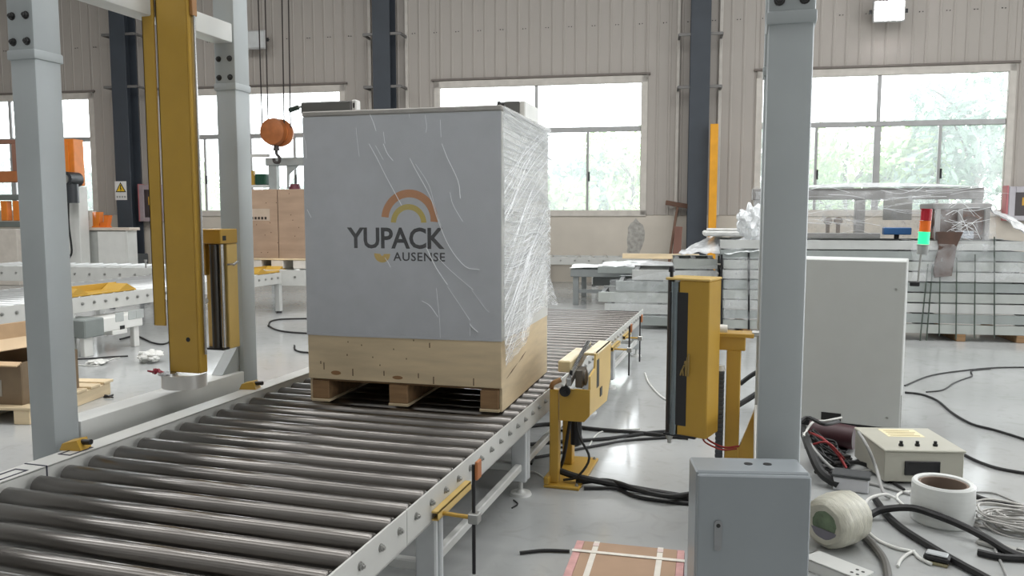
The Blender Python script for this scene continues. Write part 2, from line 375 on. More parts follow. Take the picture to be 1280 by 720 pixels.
# ================================================================== main roller conveyor
XR, XL = -1.115, -2.68                 # right plate outer face, left web inner face
def roller_metal():
    m = bpy.data.materials.new('roller_zinc'); m.use_nodes = True; nt = m.node_tree; N = nt.nodes; L = nt.links; b = N['Principled BSDF']
    b.inputs['Metallic'].default_value = 1; b.inputs['Coat Weight'].default_value = .8; b.inputs['Coat Roughness'].default_value = .14; tc = N.new('ShaderNodeTexCoord'); mp = N.new('ShaderNodeMapping'); mp.inputs['Scale'].default_value = (2, 2, 2); L.new(tc.outputs['Object'], mp.inputs[0])
    nz = N.new('ShaderNodeTexNoise'); nz.inputs['Scale'].default_value = 3; nz.inputs['Detail'].default_value = 6; L.new(mp.outputs[0], nz.inputs['Vector'])
    rp = N.new('ShaderNodeValToRGB'); rp.color_ramp.elements[0].color = lin((96, 92, 88)); rp.color_ramp.elements[1].color = lin((106, 102, 98)); L.new(nz.outputs['Fac'], rp.inputs[0]); L.new(rp.outputs[0], b.inputs['Base Color'])
    mr = N.new('ShaderNodeMapRange'); mr.inputs['To Min'].default_value = .3; mr.inputs['To Max'].default_value = .33; L.new(nz.outputs['Fac'], mr.inputs['Value']); L.new(mr.outputs[0], b.inputs['Roughness'])
    return m
rollm = roller_metal()
def roller_mesh(L, r, name='roller'):
    b = B(); h = L / 2; seg = 24
    prof = [(-h, r - .006), (-h + .006, r), (h - .006, r), (h, r - .006)]
    for (x0, r0), (x1, r1) in zip(prof, prof[1:]): b.cyl((x0, 0, 0), (x1, 0, 0), r0, r1, seg, 0, False)
    bmesh.ops.remove_doubles(b.bm, verts=b.bm.verts, dist=1e-5)
    b.cyl((-h - .02, 0, 0), (h + .02, 0, 0), .008, seg=8, m=1)
    return b.mesh(name, [rollm, darkmetal], 50)
def cap_mesh(r):
    b = B(); b.cyl((-.006, 0, 0), (.002, 0, 0), r - .008, seg=20); b.cyl((.002, 0, 0), (.014, 0, 0), .018, seg=12); return b.mesh('bearing_cap', dark)
RL = 1.515; RRAD = .043; ZAX = .44
RM = roller_mesh(RL, RRAD); CM = cap_mesh(RRAD)
XC = (-1.135 - .005 + -2.655) / 2
def foot(b, x, y, z0=.075, m=0):
    b.cyl((x, y, 0), (x, y, .014), .06, .055, 18, m); b.cyl((x, y, .012), (x, y, .03), .03, .014, 12, m); b.cyl((x, y, .02), (x, y, z0 + .05), .012, seg=10, m=m)
def leg_unit(parent, x, y):
    l = B(); l.ab((x - .042, y - .042, .08), (x + .042, y - .012, .40), .006); l.ab((x - .042, y + .012, .08), (x + .042, y + .042, .40), .006); l.ab((x - .03, y - .02, .08), (x + .022, y + .02, .40))
    lo = l.build('leg', M('leg_white', (205, 208, 210), .4), parent)
    f = B(); foot(f, x, y, .08); f.build('levelling_foot', frame_white, lo)
def conveyor(label, Y0, Y1, rollers, legs):
    c = thing('roller_conveyor', label, 'conveyor', (XC, (Y0 + Y1) / 2, 0), 0, 'modules of the main roller conveyor')
    ox, oy = XC, (Y0 + Y1) / 2
    y0, y1 = Y0 - oy + .002, Y1 - oy - .002
    r = B(); x = XR - ox
    r.ab((x - .008, y0, .363), (x, y1, .489), .002)
    r.ab((x - .03, y0, .361), (x, y1, .368), .001)
    rr = r.build('side_rail', rail_white, c)
    for Y in rollers: bolt(rr, (x, Y - oy, ZAX), (1, 0, 0), .95)
    l = B(); x = XL - ox
    l.ab((x - .006, y0, .36), (x, y1, .499), .001); l.ab((x - .112, y0, .492), (x, y1, .499), .002); l.ab((x - .112, y0, .46), (x - .106, y1, .496), .001); l.ab((x - .11, y0, .36), (x, y1, .366))
    lr = l.build('side_rail', rail_white, c)
    for Y in rollers: bolt(lr, (x - .006, Y - oy, ZAX), (-1, 0, 0), .9)
    for Y in rollers:
        q = ob('roller', RM, c, (0, Y - oy, ZAX)); q.rotation_euler = (rnd(0, 6), 0, 0)
        ob('bearing_cap', CM, q, (RL / 2, 0, 0)); e = ob('bearing_cap', CM, q, (-RL / 2, 0, 0), (0, 0, math.pi))
    for Y in legs:
        for X in (XR - .05, XL - .05): leg_unit(c, X - ox, Y - oy)
        cb = B(); cb.ab((XL - ox - .02, Y - oy - .03, .345), (XR - ox - .02, Y - oy + .03, .40), .005); cb.build('cross_beam', frame_white, c)
        cb = B(); cb.ab((XL - ox, Y - oy - .02, .13), (XR - ox - .06, Y - oy + .02, .17), .005); cb.build('lower_brace', frame_white, c)
    if len(legs) > 1:
        for X in (XR - .05, XL - .05):
            for a, b_ in zip(legs, legs[1:]):
                cb = B(); cb.ab((X - ox - .018, a - oy + .04, .14), (X - ox + .018, b_ - oy - .04, .18), .005); cb.build('lower_brace', frame_white, c)
    return c, ox, oy, lr
SEAM = 2.445
ry = [2.101 + .14 * k for k in range(-10, 46)]
c1, ox, oy, lr1 = conveyor('near module of the roller conveyor, running out of the bottom of the picture', .62, SEAM, [y for y in ry if y < SEAM], [.85, 1.75])
c2, ox2, oy2, lr2 = conveyor('long roller conveyor module carrying the white wrapped crate', SEAM, 8.56, [y for y in ry if y > SEAM], [2.76, 4.02, 5.88, 6.78, 8.42])
inkm = M('marker_outline', (48, 48, 62), .6)
def slot(parent, cx, cy, oxx, oyy):
    s = B(); z = .4995; t = .008; hx, hy = .032, .062
    for (a, b_) in (((-hx, -hy), (hx, -hy + t)), ((-hx, hy - t), (hx, hy)), ((-hx, -hy), (-hx + t, hy)), ((hx - t, -hy), (hx, hy))):
        s.ab((cx - oxx + a[0], cy - oyy + a[1], z - .002), (cx - oxx + b_[0], cy - oyy + b_[1], z + .0015))
    s.build('slot_outline', inkm, parent, 0)
p = G(20, 594, .5); slot(lr1, -2.735, p.y, ox, oy)
p = G(101, 564, .5); slot(lr2, -2.735, p.y, ox2, oy2)
s = B(); s.ab((-2.79 - ox2, SEAM - oy2 - .002, .498), (-2.68 - ox2, SEAM - oy2 + .004, .5012)); s.ab((-2.681 - ox2, SEAM - oy2 - .002, .45), (-2.6785 - ox2, SEAM - oy2 + .004, .5)); s.build('joint_line', inkm, lr2, 0)

# ================================================================== wrapped crate
CW, CD, CZ0, CROT = 1.09, 1.11, ZAX + RRAD, R(2.2)
crate = thing('wrapped_crate', 'plywood crate on runners wrapped in white printed sheet and clear stretch film', 'crate', (-1.782, 4.375, CZ0), CROT)
hw, hd = CW / 2, CD / 2
cfp = crate.location + Vector((math.sin(CROT) * hd, -math.cos(CROT) * hd, 0))
CF = Plane(cfp, CROT)                       # the crate's front face
def cf(px, py): x, z = CF(px, py); return x, z - CZ0
CTOP = 1.558; PB = .372; SB = .128
b = B(); b.ab((-hw, -hd, SB), (hw, -hd + .015, PB + .02), .002); fp = b.build('front_panel', wood, crate)
for sx in (-1, 1):
    b = B(); b.ab((sx * hw, -hd + .0155, .002), (sx * (hw - .015), hd, PB + .03), .002); b.build('side_panel', wood, crate)
b = B(); b.ab((-hw + .015, hd - .015, SB), (hw - .015, hd, PB), .002); b.build('rear_panel', wood, crate)
b = B(); b.ab((-hw + .016, -hd + .017, SB - .012), (hw - .016, hd - .017, SB + .004)); b.build('deck_board', woodd, crate)
for x0, x1 in ((-hw + .017, -hw + .115), (cf(486, 500)[0], cf(509, 500)[0]), (hw - .115, hw - .017)):
    b = B(); b.ab((x0, -hd + .005, .016), (x1, hd - .02, SB - .012), .003); rn = b.build('runner', woodd, crate)
    b = B(); b.ab((x0 - .004, -hd + .003, .001), (x1 + .004, hd - .02, .016), .002); b.build('runner_sole', wood, rn)
b = B()
for px, py, h_ in ((405, 455, .03), (441, 463, .03), (361 + 73, 443, .008), (480, 465, .02), (523, 468, .02), (542, 473, .03), (592, 475, .03), (401, 452, .012), (452, 431, .006), (466, 446, .006), (508, 448, .006), (517, 425, .006), (435, 427, .005), (492, 436, .006), (475, 456, .006), (537, 430, .02)):
    x, z = cf(px, py); b.ab((x - .0025, -hd - .0008, z - h_), (x + .0025, -hd + .004, z + h_ * .3))
b.build('nail_marks', woodk, fp, 0)['kind'] = 'stuff'
b = B()
for px, py, rx, rz_ in ((420, 466, .03, .012), (497, 472, .03, .01)):
    x, z = cf(px, py); b.prism([(x + rx * math.cos(t * .5236), z + rz_ * math.sin(t * .5236)) for t in range(12)], 'y', -hd - .0006, -hd + .004)
b.build('wood_knot', M('knot_brown', (150, 112, 76), .7), fp, 0)
b = B(); b.ab((-hw + .004, -hd + .004, PB - .02), (hw - .004, hd - .004, CTOP - .004), .004); b.build('box_body', M('box_ply_white', (214, 212, 206), .6, var=.04), crate)
# printed white sheet on the front, its lower left corner drawn in
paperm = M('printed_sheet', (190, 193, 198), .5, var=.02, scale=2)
b = B(); xl, zl = cf(384, 419)
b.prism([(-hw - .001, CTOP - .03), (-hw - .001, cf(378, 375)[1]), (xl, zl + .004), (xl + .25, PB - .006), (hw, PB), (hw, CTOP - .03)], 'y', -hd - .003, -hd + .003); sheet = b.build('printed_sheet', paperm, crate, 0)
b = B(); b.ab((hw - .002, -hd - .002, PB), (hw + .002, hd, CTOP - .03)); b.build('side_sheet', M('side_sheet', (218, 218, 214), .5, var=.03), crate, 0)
b = B(); b.ab((-hw - .004, -hd - .006, CTOP - .028), (hw + .004, hd, CTOP), .006); b.build('top_cover', M('top_cover_grey', (168, 164, 158), .5, var=.1, scale=12), crate)
b = B()
for y0, z0, y1, z1 in ((-.48, .30, -.3, .335), (-.3, .34, -.12, .375), (-.46, .16, -.22, .2), (-.2, .2, -.02, .235), (-.05, .3, .02, .31)):
    b.prism([(y0, z0), ((y0 + y1) / 2, (z0 + z1) / 2 + .005), (y1, z1), ((y0 + y1) / 2, (z0 + z1) / 2 - .004)], 'x', hw - .002, hw + .0008)
tag(b.build('grain_marks', woodk, crate, 0), kind='stuff')
# print: arcs and lettering
ink = M('print_charcoal', (58, 58, 60), .5); inko = M('print_orange', (196, 138, 92), .5); inky = M('print_olive', (196, 176, 92), .5); inkg = M('print_gold', (206, 176, 100), .5)
yq = -hd - .0034
def arc(c, r0, r1, a0, a1, mt, name, n=28):
    b = B()
    o = [b.bm.verts.new((c[0] + r1 * math.cos(a0 + (a1 - a0) * i / n), yq, c[1] + r1 * math.sin(a0 + (a1 - a0) * i / n))) for i in range(n + 1)]
    q = [b.bm.verts.new((c[0] + r0 * math.cos(a0 + (a1 - a0) * i / n), yq, c[1] + r0 * math.sin(a0 + (a1 - a0) * i / n))) for i in range(n + 1)]
    for i in range(n): b.bm.faces.new((o[i], o[i + 1], q[i + 1], q[i]))
    return b.build(name, mt, sheet, 0)
ppm = (cf(556, 298)[0] - cf(435, 298)[0]) / 121
ca = cf(512, 275); arc(ca, 26 * ppm, 35 * ppm, R(-4), R(174), inko, 'logo_outer_arc')
ca = cf(511, 279); arc(ca, 15.5 * ppm, 22 * ppm, R(2), R(178), inky, 'logo_inner_arc')
ca = cf(478, 317.5); arc(ca, 2 * ppm, 10 * ppm, R(175), R(362), inkg, 'logo_lower_arc')
def text_mesh(txt, x0, x1, z0, z1, y, mt, parent, name, bold=.018, sp=.95):
    cu = bpy.data.curves.new(name, 'FONT'); cu.body = txt; cu.offset = bold; cu.resolution_u = 3; cu.space_character = sp
    t = bpy.data.objects.new(name, cu); col.objects.link(t); bpy.context.view_layer.update()
    me = bpy.data.meshes.new_from_object(t.evaluated_get(bpy.context.evaluated_depsgraph_get())); bpy.data.objects.remove(t)
    xs = [v.co.x for v in me.vertices]; zs = [v.co.y for v in me.vertices]; mx, Mx, mz, Mz = min(xs), max(xs), min(zs), max(zs)
    for v in me.vertices: v.co = (x0 + (v.co.x - mx) / (Mx - mx) * (x1 - x0), y, z0 + (v.co.y - mz) / (Mz - mz) * (z1 - z0))
    me.materials.clear(); me.materials.append(mt); me.name = name
    return ob(name, me, parent)
a = cf(434.5, 311); d_ = cf(556, 284.5); text_mesh('YUPACK', a[0], d_[0], cf(495, 311)[1], d_[1], yq, ink, sheet, 'lettering', .022)
a = cf(492, 327); d_ = cf(556.5, 315.5); text_mesh('AUSENSE', a[0], d_[0], cf(525, 326.5)[1], cf(525, 315.5)[1], yq, ink, sheet, 'lettering', .014, 1.1)
# film: front skin, its wrinkles, and the streaked side
b = B(); b.sheet(lambda u, v: (-hw - .003 + (CW + .006) * u, -hd - .0075 - .0012 * noise.noise((u * 7, v * 5, 1)), PB + .01 + (CTOP - PB - .015) * v), 30, 30)
ff = b.build('front_film', film_mat('front_film', .1, (225, 228, 232), .12, streak=.06, nscale=3, bump=.15), crate)
WR = [[(463, 143), (467, 152), (471, 164)], [(480, 180), (485, 192), (492, 201)], [(462, 180), (472, 198), (484, 222), (503, 257)], [(513, 198), (520, 212), (538, 245), (548, 275), (562, 308), (582, 333), (600, 337)], [(553, 180), (560, 198), (573, 226), (576, 248)], [(563, 240), (567, 256), (579, 277)], [(482, 322), (486, 328), (489, 334)], [(534, 310), (546, 335), (560, 356)], [(548, 322), (566, 340), (592, 362)], [(528, 376), (538, 382), (548, 396)], [(588, 405), (592, 410), (598, 415)],
      [(446, 160), (447, 172), (450, 196)], [(480, 165), (482, 180)], [(532, 144), (534, 158), (533, 166)], [(551, 150), (552, 172)], [(512, 142), (513, 147)], [(380, 168), (383, 180), (384, 198)], [(385, 262), (390, 272)], [(546, 360), (550, 398), (551, 422)], [(560, 358), (572, 376), (588, 400)], [(590, 362), (606, 384), (612, 390)], [(588, 404), (588, 420)], [(520, 205), (537, 232), (545, 262), (552, 282)], [(470, 182), (480, 200)]]
b = B(); rg = random.Random(3)
for k, w_ in enumerate(WR):
    pts = [(cf(*q)[0], -hd - .0085, cf(*q)[1]) for q in w_]
    b.tube(pts, rg.uniform(.001, .002) * (1.2 if k < 11 else .6), 5, smooth=4)
tag(b.build('film_wrinkles', ridge, ff), kind='stuff')
def side_film(u, v):
    y = -hd - .004 + (CD + .02) * u
    lo = PB - .13 + .34 * u ** 1.2 - .05 * math.sin(u * 9) * u + (.03 * noise.noise((u * 14, 3, 0)))
    if u > .86: lo -= .13 * (u - .86) / .14
    z = lo + (CTOP - .004 - lo) * v
    bul = .006 * noise.noise((u * 4, v * 5, 5)) + .002 * noise.noise((u * 12 + v * 9, v * 14 - u * 9, 2))
    flare = .06 * max(0, 1 - v * 6) * (.3 + u) * (.6 + .6 * noise.noise((u * 5, 0, 9)))
    return (hw + .014 + bul + max(0, flare), y + (.03 * max(0, 1 - v * 5) if u > .98 else 0), z)
b = B(); b.sheet(side_film, 40, 60)
sf = b.build('side_film', film_mat('side_film', .4, (232, 234, 236), .2, (1, 9, 9), .2, 1.2, .35, R(28)), crate)
b = B(); rg = random.Random(11)
def sp(u, v):
    p = Vector(side_film(u, v)); p.x += .003; return p
for k in range(330):
    fam = k % 3
    v0 = rg.uniform(-.3, 1.02); u0 = rg.choice([0, 0, 0, rg.uniform(0, .5)]); u1 = rg.choice([1, 1, rg.uniform(u0 + .2, 1)])
    sl = rg.uniform(.24, .34) if fam == 0 else -rg.uniform(.1, .2)
    if fam == 0 and rg.random() < .4: sl = rg.uniform(.4, .55)
    if v0 > .78: sl = -rg.uniform(.03, .1)
    pts = []
    for i in range(9):
        u = u0 + (u1 - u0) * i / 8; v = v0 + sl * (u - u0)
        if .01 < v < .995: pts.append(sp(u, v))
    if len(pts) > 2: b.tube(pts, rg.choice([.0006, .0008, .001, .0012, .0018]), 4, smooth=1)
tag(b.build('film_strands', ridge, sf), kind='stuff')
# profiles left lying on the crate's top
bar = thing('aluminium_bar', 'grey bar with a white end block and dark handle lying on the crate top', 'bar', CF.w(cf(410, 128)[0], .14, CZ0 + CTOP), CROT)
x0 = CF(379, 128, -.14)[0] - CF(410, 128)[0]; x1 = CF(442, 128, -.14)[0] - CF(410, 128)[0]; zt = CF(410, 127.5, -.14)[1] - CZ0 - CTOP
b = B(); b.ab((x0, -.03, .001), (x1, .03, zt), .006); b.build('profile', M('bar_grey', (112, 112, 110), .45, .3), bar)
b = B(); b.ab((x1, -.028, .002), (x1 + .028, .028, zt + .004), .006); eb = b.build('end_block', white, bar)
b = B(); b.ab((x1 + .01, -.0295, zt * .4), (x1 + .018, -.028, zt * .8)); b.build('slot', dark, eb)
b = B(); b.cyl((x0 - .085, 0, .03), (x0 - .03, 0, .045), .014, seg=12); b.cyl((x0 - .03, 0, .045), (x0 + .01, 0, .05), .007, seg=8, m=1); b.build('handle', [M('handle_green', (60, 78, 74), .5), steel], bar)
b2 = thing('end_stop_block', 'small grey block with black knob near the back right of the crate top', 'block', (crate.location + Matrix.Rotation(CROT, 3, 'Z') @ Vector((hw - .075, .12, CTOP))), CROT)
b = B(); b.ab((-.07, -.09, .0), (.02, -.02, .1), .005); b.build('plate', M('bar_grey', (140, 140, 138)), b2)
b = B(); b.ab((.021, -.09, .0), (.055, .24, .1), .006); b.build('channel', white, b2)
b = B(); b.cyl((-.07, -.06, .08), (-.1, -.06, .08), .02, seg=12); b.cyl((-.1, -.06, .08), (-.112, -.06, .08), .027, seg=12); b.build('knob', dark, b2)

# ================================================================== stretch wrapper frame
FR = thing('stretch_wrapper', 'tall light grey steel portal frame of the stretch wrapper around the conveyor', 'machine frame', (-1.4, 3.5, 0))
FX, FY = -1.4, 3.5
PSZ = .147
posts = [(-3.0 - PSZ, 2.79, 2.172), (-3.0 - PSZ, 4.2, 2.245), (.024, 2.79, 2.112), (.024, 4.2, 2.18)]
BOLTB = bolt_mesh(.013, .013); BOLTB.materials[0] = M('bolt_dark', (74, 74, 74), .45, .5)
for (x0, y0, zj) in posts:
    x0 -= FX; y0 -= FY
    b = B(); b.ab((x0 + .003, y0 + .003, 0.012), (x0 + PSZ - .003, y0 + PSZ - .003, zj + .02), .012, seg=2); b.ab((x0 - .05, y0 - .05, 0), (x0 + PSZ + .05, y0 + PSZ + .05, .012), .003)
    po = b.build('post', frame_grey, FR)
    b = B(); b.ab((x0, y0, zj + .02), (x0 + PSZ, y0 + PSZ, 3.5), .012, seg=2); up = b.build('upper_post', frame_grey, FR)
    b = B(); b.ab((x0 - .004, y0 - .004, zj), (x0 + PSZ + .004, y0 + PSZ + .004, zj + .042), .006, seg=2); b.build('joint_collar', frame_grey, up)
    for zz in (zj + .075, zj + .185):
        for xx in (.035, PSZ - .035):
            bolt(up, (x0 + xx, y0, zz), (0, -1, 0), 1.0, me=BOLTB)
for X in (-3.0 - PSZ, .024):
    x = X - FX
    b = B(); b.ab((x + .0, 2.79 + PSZ - FY, .40), (x + PSZ, 4.2 - FY, .534), .008, seg=2); b.build('base_beam', frame_white, FR)
    b = B(); b.ab((x + .01, 2.79 + PSZ - FY, 2.52), (x + PSZ - .01, 4.2 - FY, 2.632), .008, seg=2); b.build('top_beam', frame_white, FR)
for Y in (2.79, 4.2):
    b = B(); b.ab((-3.0 - FX, Y - FY + .02, 3.35), (.024 - FX, Y - FY + PSZ - .02, 3.47), .008); b.build('cross_beam', frame_white, FR)
b = B(); b.ab((-1.6 - FX, 2.79 + PSZ - FY - .03, 3.32), (-1.3 - FX, 4.23 - FY, 3.46), .008); b.build('slew_carrier', frame_white, FR)
gus = B(); gx = -3.0 - FX; gus.prism([(4.2 - FY - .17, .535), (4.2 - FY, .535), (4.2 - FY, .70)], 'x', gx - .11, gx - .035); gus.build('gusset', frame_grey, FR)
# yellow stops on the conveyor's left rail, beside the posts
def small_stop(px, py, lab):
    p = G(px, py, .499); o = thing('rail_stop', lab, 'bracket', (-2.765, p.y, .499), R(10))
    b = B(); b.prism([(-.05, 0), (.05, 0), (.03, .045), (-.035, .03)], 'y', -.035, .035); b.build('body', yellow, o)
    b = B(); b.cyl((.03, 0, .03), (.08, -.01, .034), .012, seg=10); b.build('pin', darkmetal, o)
small_stop(89, 560, 'small yellow stop on the left conveyor rail by the near grey post')
small_stop(308, 485, 'small yellow stop on the left conveyor rail by the far grey post')

# ================================================================== yellow mast and left film carriage
MY = 3.52
mx = lambda px, py=268: atY(px, py, MY).x
mast = thing('wrapper_mast', 'tall yellow hanging mast with rounded steel foot, left of the crate', 'mast', (mx(224), MY, .56))
mc = mx(224)
b = B(); xa, xb_ = mx(204) - mc, mx(241.5) - mc
b.ab((xa, 0, .1), (xb_, .012, 2.9), .004); b.ab((xb_ - .004, 0, .1), (xb_ + .012, .06, 2.9), .006); b.ab((xa, .0, .1), (xa + .012, .06, 2.9), .004)
b.build('main_column', yellow, mast)
b = B(); xc, xd = mx(186.5) - mc, mx(201) - mc
b.ab((xc, .0, atY(197, 407, MY).z - .56), (xd, .014, 2.9), .004); b.ab((xc, .0, atY(197, 407, MY).z - .56), (xc + .012, .06, 2.9), .004); b.build('guide_plate', yellow, mast)
b = B(); b.ab((xd + .002, .03, .45), (xa - .002, .05, 1.2)); b.build('drive_belt', dark, mast)
b = B(); b.ab((xd - .01, .05, 1.9), (xa + .01, .06, 2.9)); b.build('back_strip', frame_white, mast)
b = B(); b.ab((xb_ + .012, .01, 1.95), (xb_ + .03, .05, 2.9), .003); b.build('edge_cover', M('edge_brown', (150, 104, 50), .4), mast)
b = B(); b.cyl((xb_ + .024, .03, .2), (xb_ + .024, .03, 1.95), .007, seg=10); b.build('guide_rod', steel, mast)
b = B(); b.cyl((xb_ - .06, -.003, .28), (xb_ - .06, .01, .28), .012, seg=12); b.build('plug_hole', dark, mast)
b = B()
R0 = .115; st = []
for i in range(17): a = math.pi / 2 + math.pi * i / 16; st.append((mx(222) - mc - .02 + R0 * math.cos(a), .03 + R0 * math.sin(a)))
st += [(mx(222) - mc - .02 + R0 * math.cos(-math.pi / 2 + math.pi * i / 16), .03 + R0 * math.sin(-math.pi / 2 + math.pi * i / 16)) for i in range(1, 16)]
b.prism(st, 'z', .02, .092); fo = b.build('foot_plate', M('foot_steel', (200, 198, 194), .28, .3), mast)
b = B(); b.cyl((xa + .02, -.04, .092), (xa + .02, -.04, .102), .045, seg=20); b.build('foot_disc', steel, fo)
b = B()
for k in range(9): b.tube([(xa - .05 + rnd(-.03, .03), -.03 + rnd(-.03, .03), .094), (xa - .05 + rnd(-.03, .03), -.04 + rnd(-.04, .03), .115), (xa - .04 + rnd(-.03, .03), -.03 + rnd(-.03, .03), .097)], .004, 5)
b.build('red_tie', M('tie_red', (150, 40, 60), .5), fo)
b = B(); b.ab((-.25, -.02, 2.75), (1.4, .12, 2.88), .01); b.build('slewing_arm', yellow, mast)

LCY = 3.78
lx = lambda px, py=300: atY(px, py, LCY).x
x0, x1 = lx(253), lx(275.5); X1 = x1
dpt = atX(297, 300, X1).y - LCY
zt0, zt1 = atY(276, 286.5, LCY).z, atY(276, 305, LCY).z; zb = atY(276, 438, LCY).z
car = thing('film_carriage', 'yellow film carriage with steel rollers fixed behind the hanging mast', 'film carriage', (X1, LCY, zb))
hx = x0 - X1 - .03
b = B(); b.ab((hx, 0, zt1 - zb), (0, dpt, zt0 - zb), .004); tb_ = b.build('top_housing', yellow, car)
b = B(); b.ab((-.006, dpt * .12, zt1 - zb + .018), (.001, dpt * .32, zt1 - zb + .045)); b.build('switch_opening', dark, tb_)
b = B(); b.ab((hx, .06, .0), (-.004, dpt, zt1 - zb - .002), .004); b.build('body', yellow_pale, car)
b = B(); b.cyl((-.06, .02, .012), (-.06, .02, zt1 - zb - .004), .024, seg=16); b.build('film_roller', M('roller_rubber', (70, 68, 66), .35, .5), car)
b = B(); b.cyl((-.02, .03, .012), (-.02, .03, zt1 - zb - .004), .014, seg=16); b.build('film_roller', steel, car)
b = B(); b.ab((hx, .0, .0), (-.003, .055, .01)); b.build('bottom_bracket', darkmetal, car)
b = B(); b.cyl((hx + .03, -.02, .28), (hx + .06, -.03, .28), .018, seg=10); b.cyl((hx + .03, -.02, .28), (hx + .0, -.01, .27), .01, seg=8); b.build('clamp_knob', galv, car)
b = B(); b.cyl((.002, dpt * .35, .48), (.05, dpt * .35, .485), .006, seg=8); b.cyl((.05, dpt * .25, .48), (.05, dpt * .5, .495), .007, seg=8); b.build('lever', steel, car)
b = B(); b.ab((hx, .02, .42), (hx + .03, .05, .62), .003); b.build('edge_strip', yellow, car)

# ================================================================== yellow clamp station beside the right rail
cl = thing('film_clamp_station', 'yellow film clamp and cutter on two posts beside the right conveyor rail', 'film clamp', (-.97, 4.44, 0))
CX, CY = -.97, 4.44
b = B(); b.ab((-1.075 - CX, 4.16 - CY, 0), (-.875 - CX, 4.73 - CY, .016), .003); b.ab((-1.075 - CX, 4.16 - CY, .016), (-1.045 - CX, 4.4 - CY, .06), .006); bp_ = b.build('base_plate', yellow, cl)
for xx, yy in ((-.895, 4.19), (-.895, 4.70)): bolt(bp_, (xx - CX, yy - CY, .016), (0, 0, 1), .8)
fy = 4.20
px_ = lambda px, py=500: atY(px, py, fy).x
b = B(); b.ab((px_(687) - CX, fy - CY, .016), (px_(698) - CX, fy + .06 - CY, atY(692, 487, fy).z), .004); b.build('front_post', yellow, cl)
b = B(); b.ab((-1.06 - CX, 4.55 - CY, .016), (-1.0 - CX, 4.62 - CY, .42), .004); b.build('rear_post', yellow, cl)
zb0, zb1 = atY(720, 527, fy).z, atY(720, 487, fy).z
bx0, bx1 = px_(699) - CX, px_(737) - CX
b = B(); b.prism([(bx0, zb0 + .0), (bx1 - .03, zb0), (bx1, zb0 + .035), (bx1, zb1), (bx0, zb1)], 'y', fy - CY, fy + .02 - CY); b.build('front_plate', yellow, cl)
b = B(); yb = atX(760, 470, -.86 + 0).y; yb = 4.86
b.prism([(fy + .02 - CY, zb0 + .035), (yb - .12 - CY, zb0 - .0), (yb - CY, zb0 + .12), (yb - CY, zb1 + .17), (fy + .18 - CY, zb1 + .17), (fy + .16 - CY, zb1 + .09), (fy + .02 - CY, zb1 + .07)], 'x', bx1 - .012, bx1); so = b.build('side_plate', yellow_pale, cl)
b = B(); b.ab((bx1 - .004, fy + .2 - CY, zb1 - .03), (bx1 + .0015, fy + .27 - CY, zb1 + .13)); b.ab((bx1 - .004, fy + .3 - CY, zb1 - .1), (bx1 + .004, fy + .36 - CY, zb1 - .05)); b.build('slot', darkmetal, so)
b = B(); b.ab((bx1 - .075, fy + .2 - CY, zb1 + .155), (bx1 + .004, yb - CY, zb1 + .17), .003); b.build('top_cover', M('cream_block', (226, 206, 160), .35), cl)
b = B(); b.ab((bx0 - .02, fy + .05 - CY, zb1 + .08), (bx0 + .05, fy + .5 - CY, zb1 + .145), .006); b.build('jaw_block', M('cream_block', (226, 206, 160), .35), cl)
b = B(); b.box((bx0 + .068, fy + .2 - CY, zb1 + .115), (.03, .56, .045), .004, rot=(R(13), 0, 0)); b.build('jaw_lever', steel, cl)
b = B(); b.cyl((bx0 + .035, fy - .02 - CY, zb1 - .01), (bx0 + .035, fy + .0 - CY, zb1 - .01), .03, seg=18); b.cyl((bx0 + .035, fy - .03 - CY, zb1 - .01), (bx0 + .035, fy - .02 - CY, zb1 - .01), .012, seg=12); b.box((bx0 + .05, fy - .012 - CY, zb1 + .04), (.016, .012, .14), .002, rot=(0, R(18), 0)); b.build('pivot_arm', darkmetal, cl)
b = B(); b.cyl((bx0 + .09, fy + .1 - CY, zb1 + .05), (bx0 + .13, fy + .1 - CY, zb1 + .05), .045, seg=16); b.ab((bx0 + .08, fy + .04 - CY, zb1 + .0), (bx0 + .12, fy + .16 - CY, zb1 + .1), .004); b.build('cutter_motor', M('motor_grey', (112, 106, 98), .4, .5), cl)
b = B(); b.tube([(bx0 - .05, fy + .02 - CY, zb1 + .0), (bx0 - .03, fy - .01 - CY, zb1 + .03), (bx0 + .01, fy + .0 - CY, zb1 + .05)], .014, 8); b.build('hook_arm', M('brass', (170, 130, 90), .4, .5), cl)
b = B(); b.tube([(bx0 + .05, fy + .06 - CY, zb0), (bx0 + .04, fy + .05 - CY, .3), (bx0 + .0, fy + .1 - CY, .12), (bx0 - .04, fy + .1 - CY, .02)], .01, 7)
b.tube([(bx0 + .08, fy + .07 - CY, zb0), (bx0 + .11, fy + .03 - CY, .28), (bx0 + .16, fy + .05 - CY, .16), (bx0 + .1, fy + .02 - CY, .06), (bx0 + .02, fy + .03 - CY, .03)], .007, 7); b.build('hose', dark, cl)
b = B(); b.cyl((bx0 + .07, fy + .12 - CY, zb0 - .16), (bx0 + .07, fy + .12 - CY, zb0 + .01), .032, seg=14); b.build('air_cylinder', darkmetal, cl)

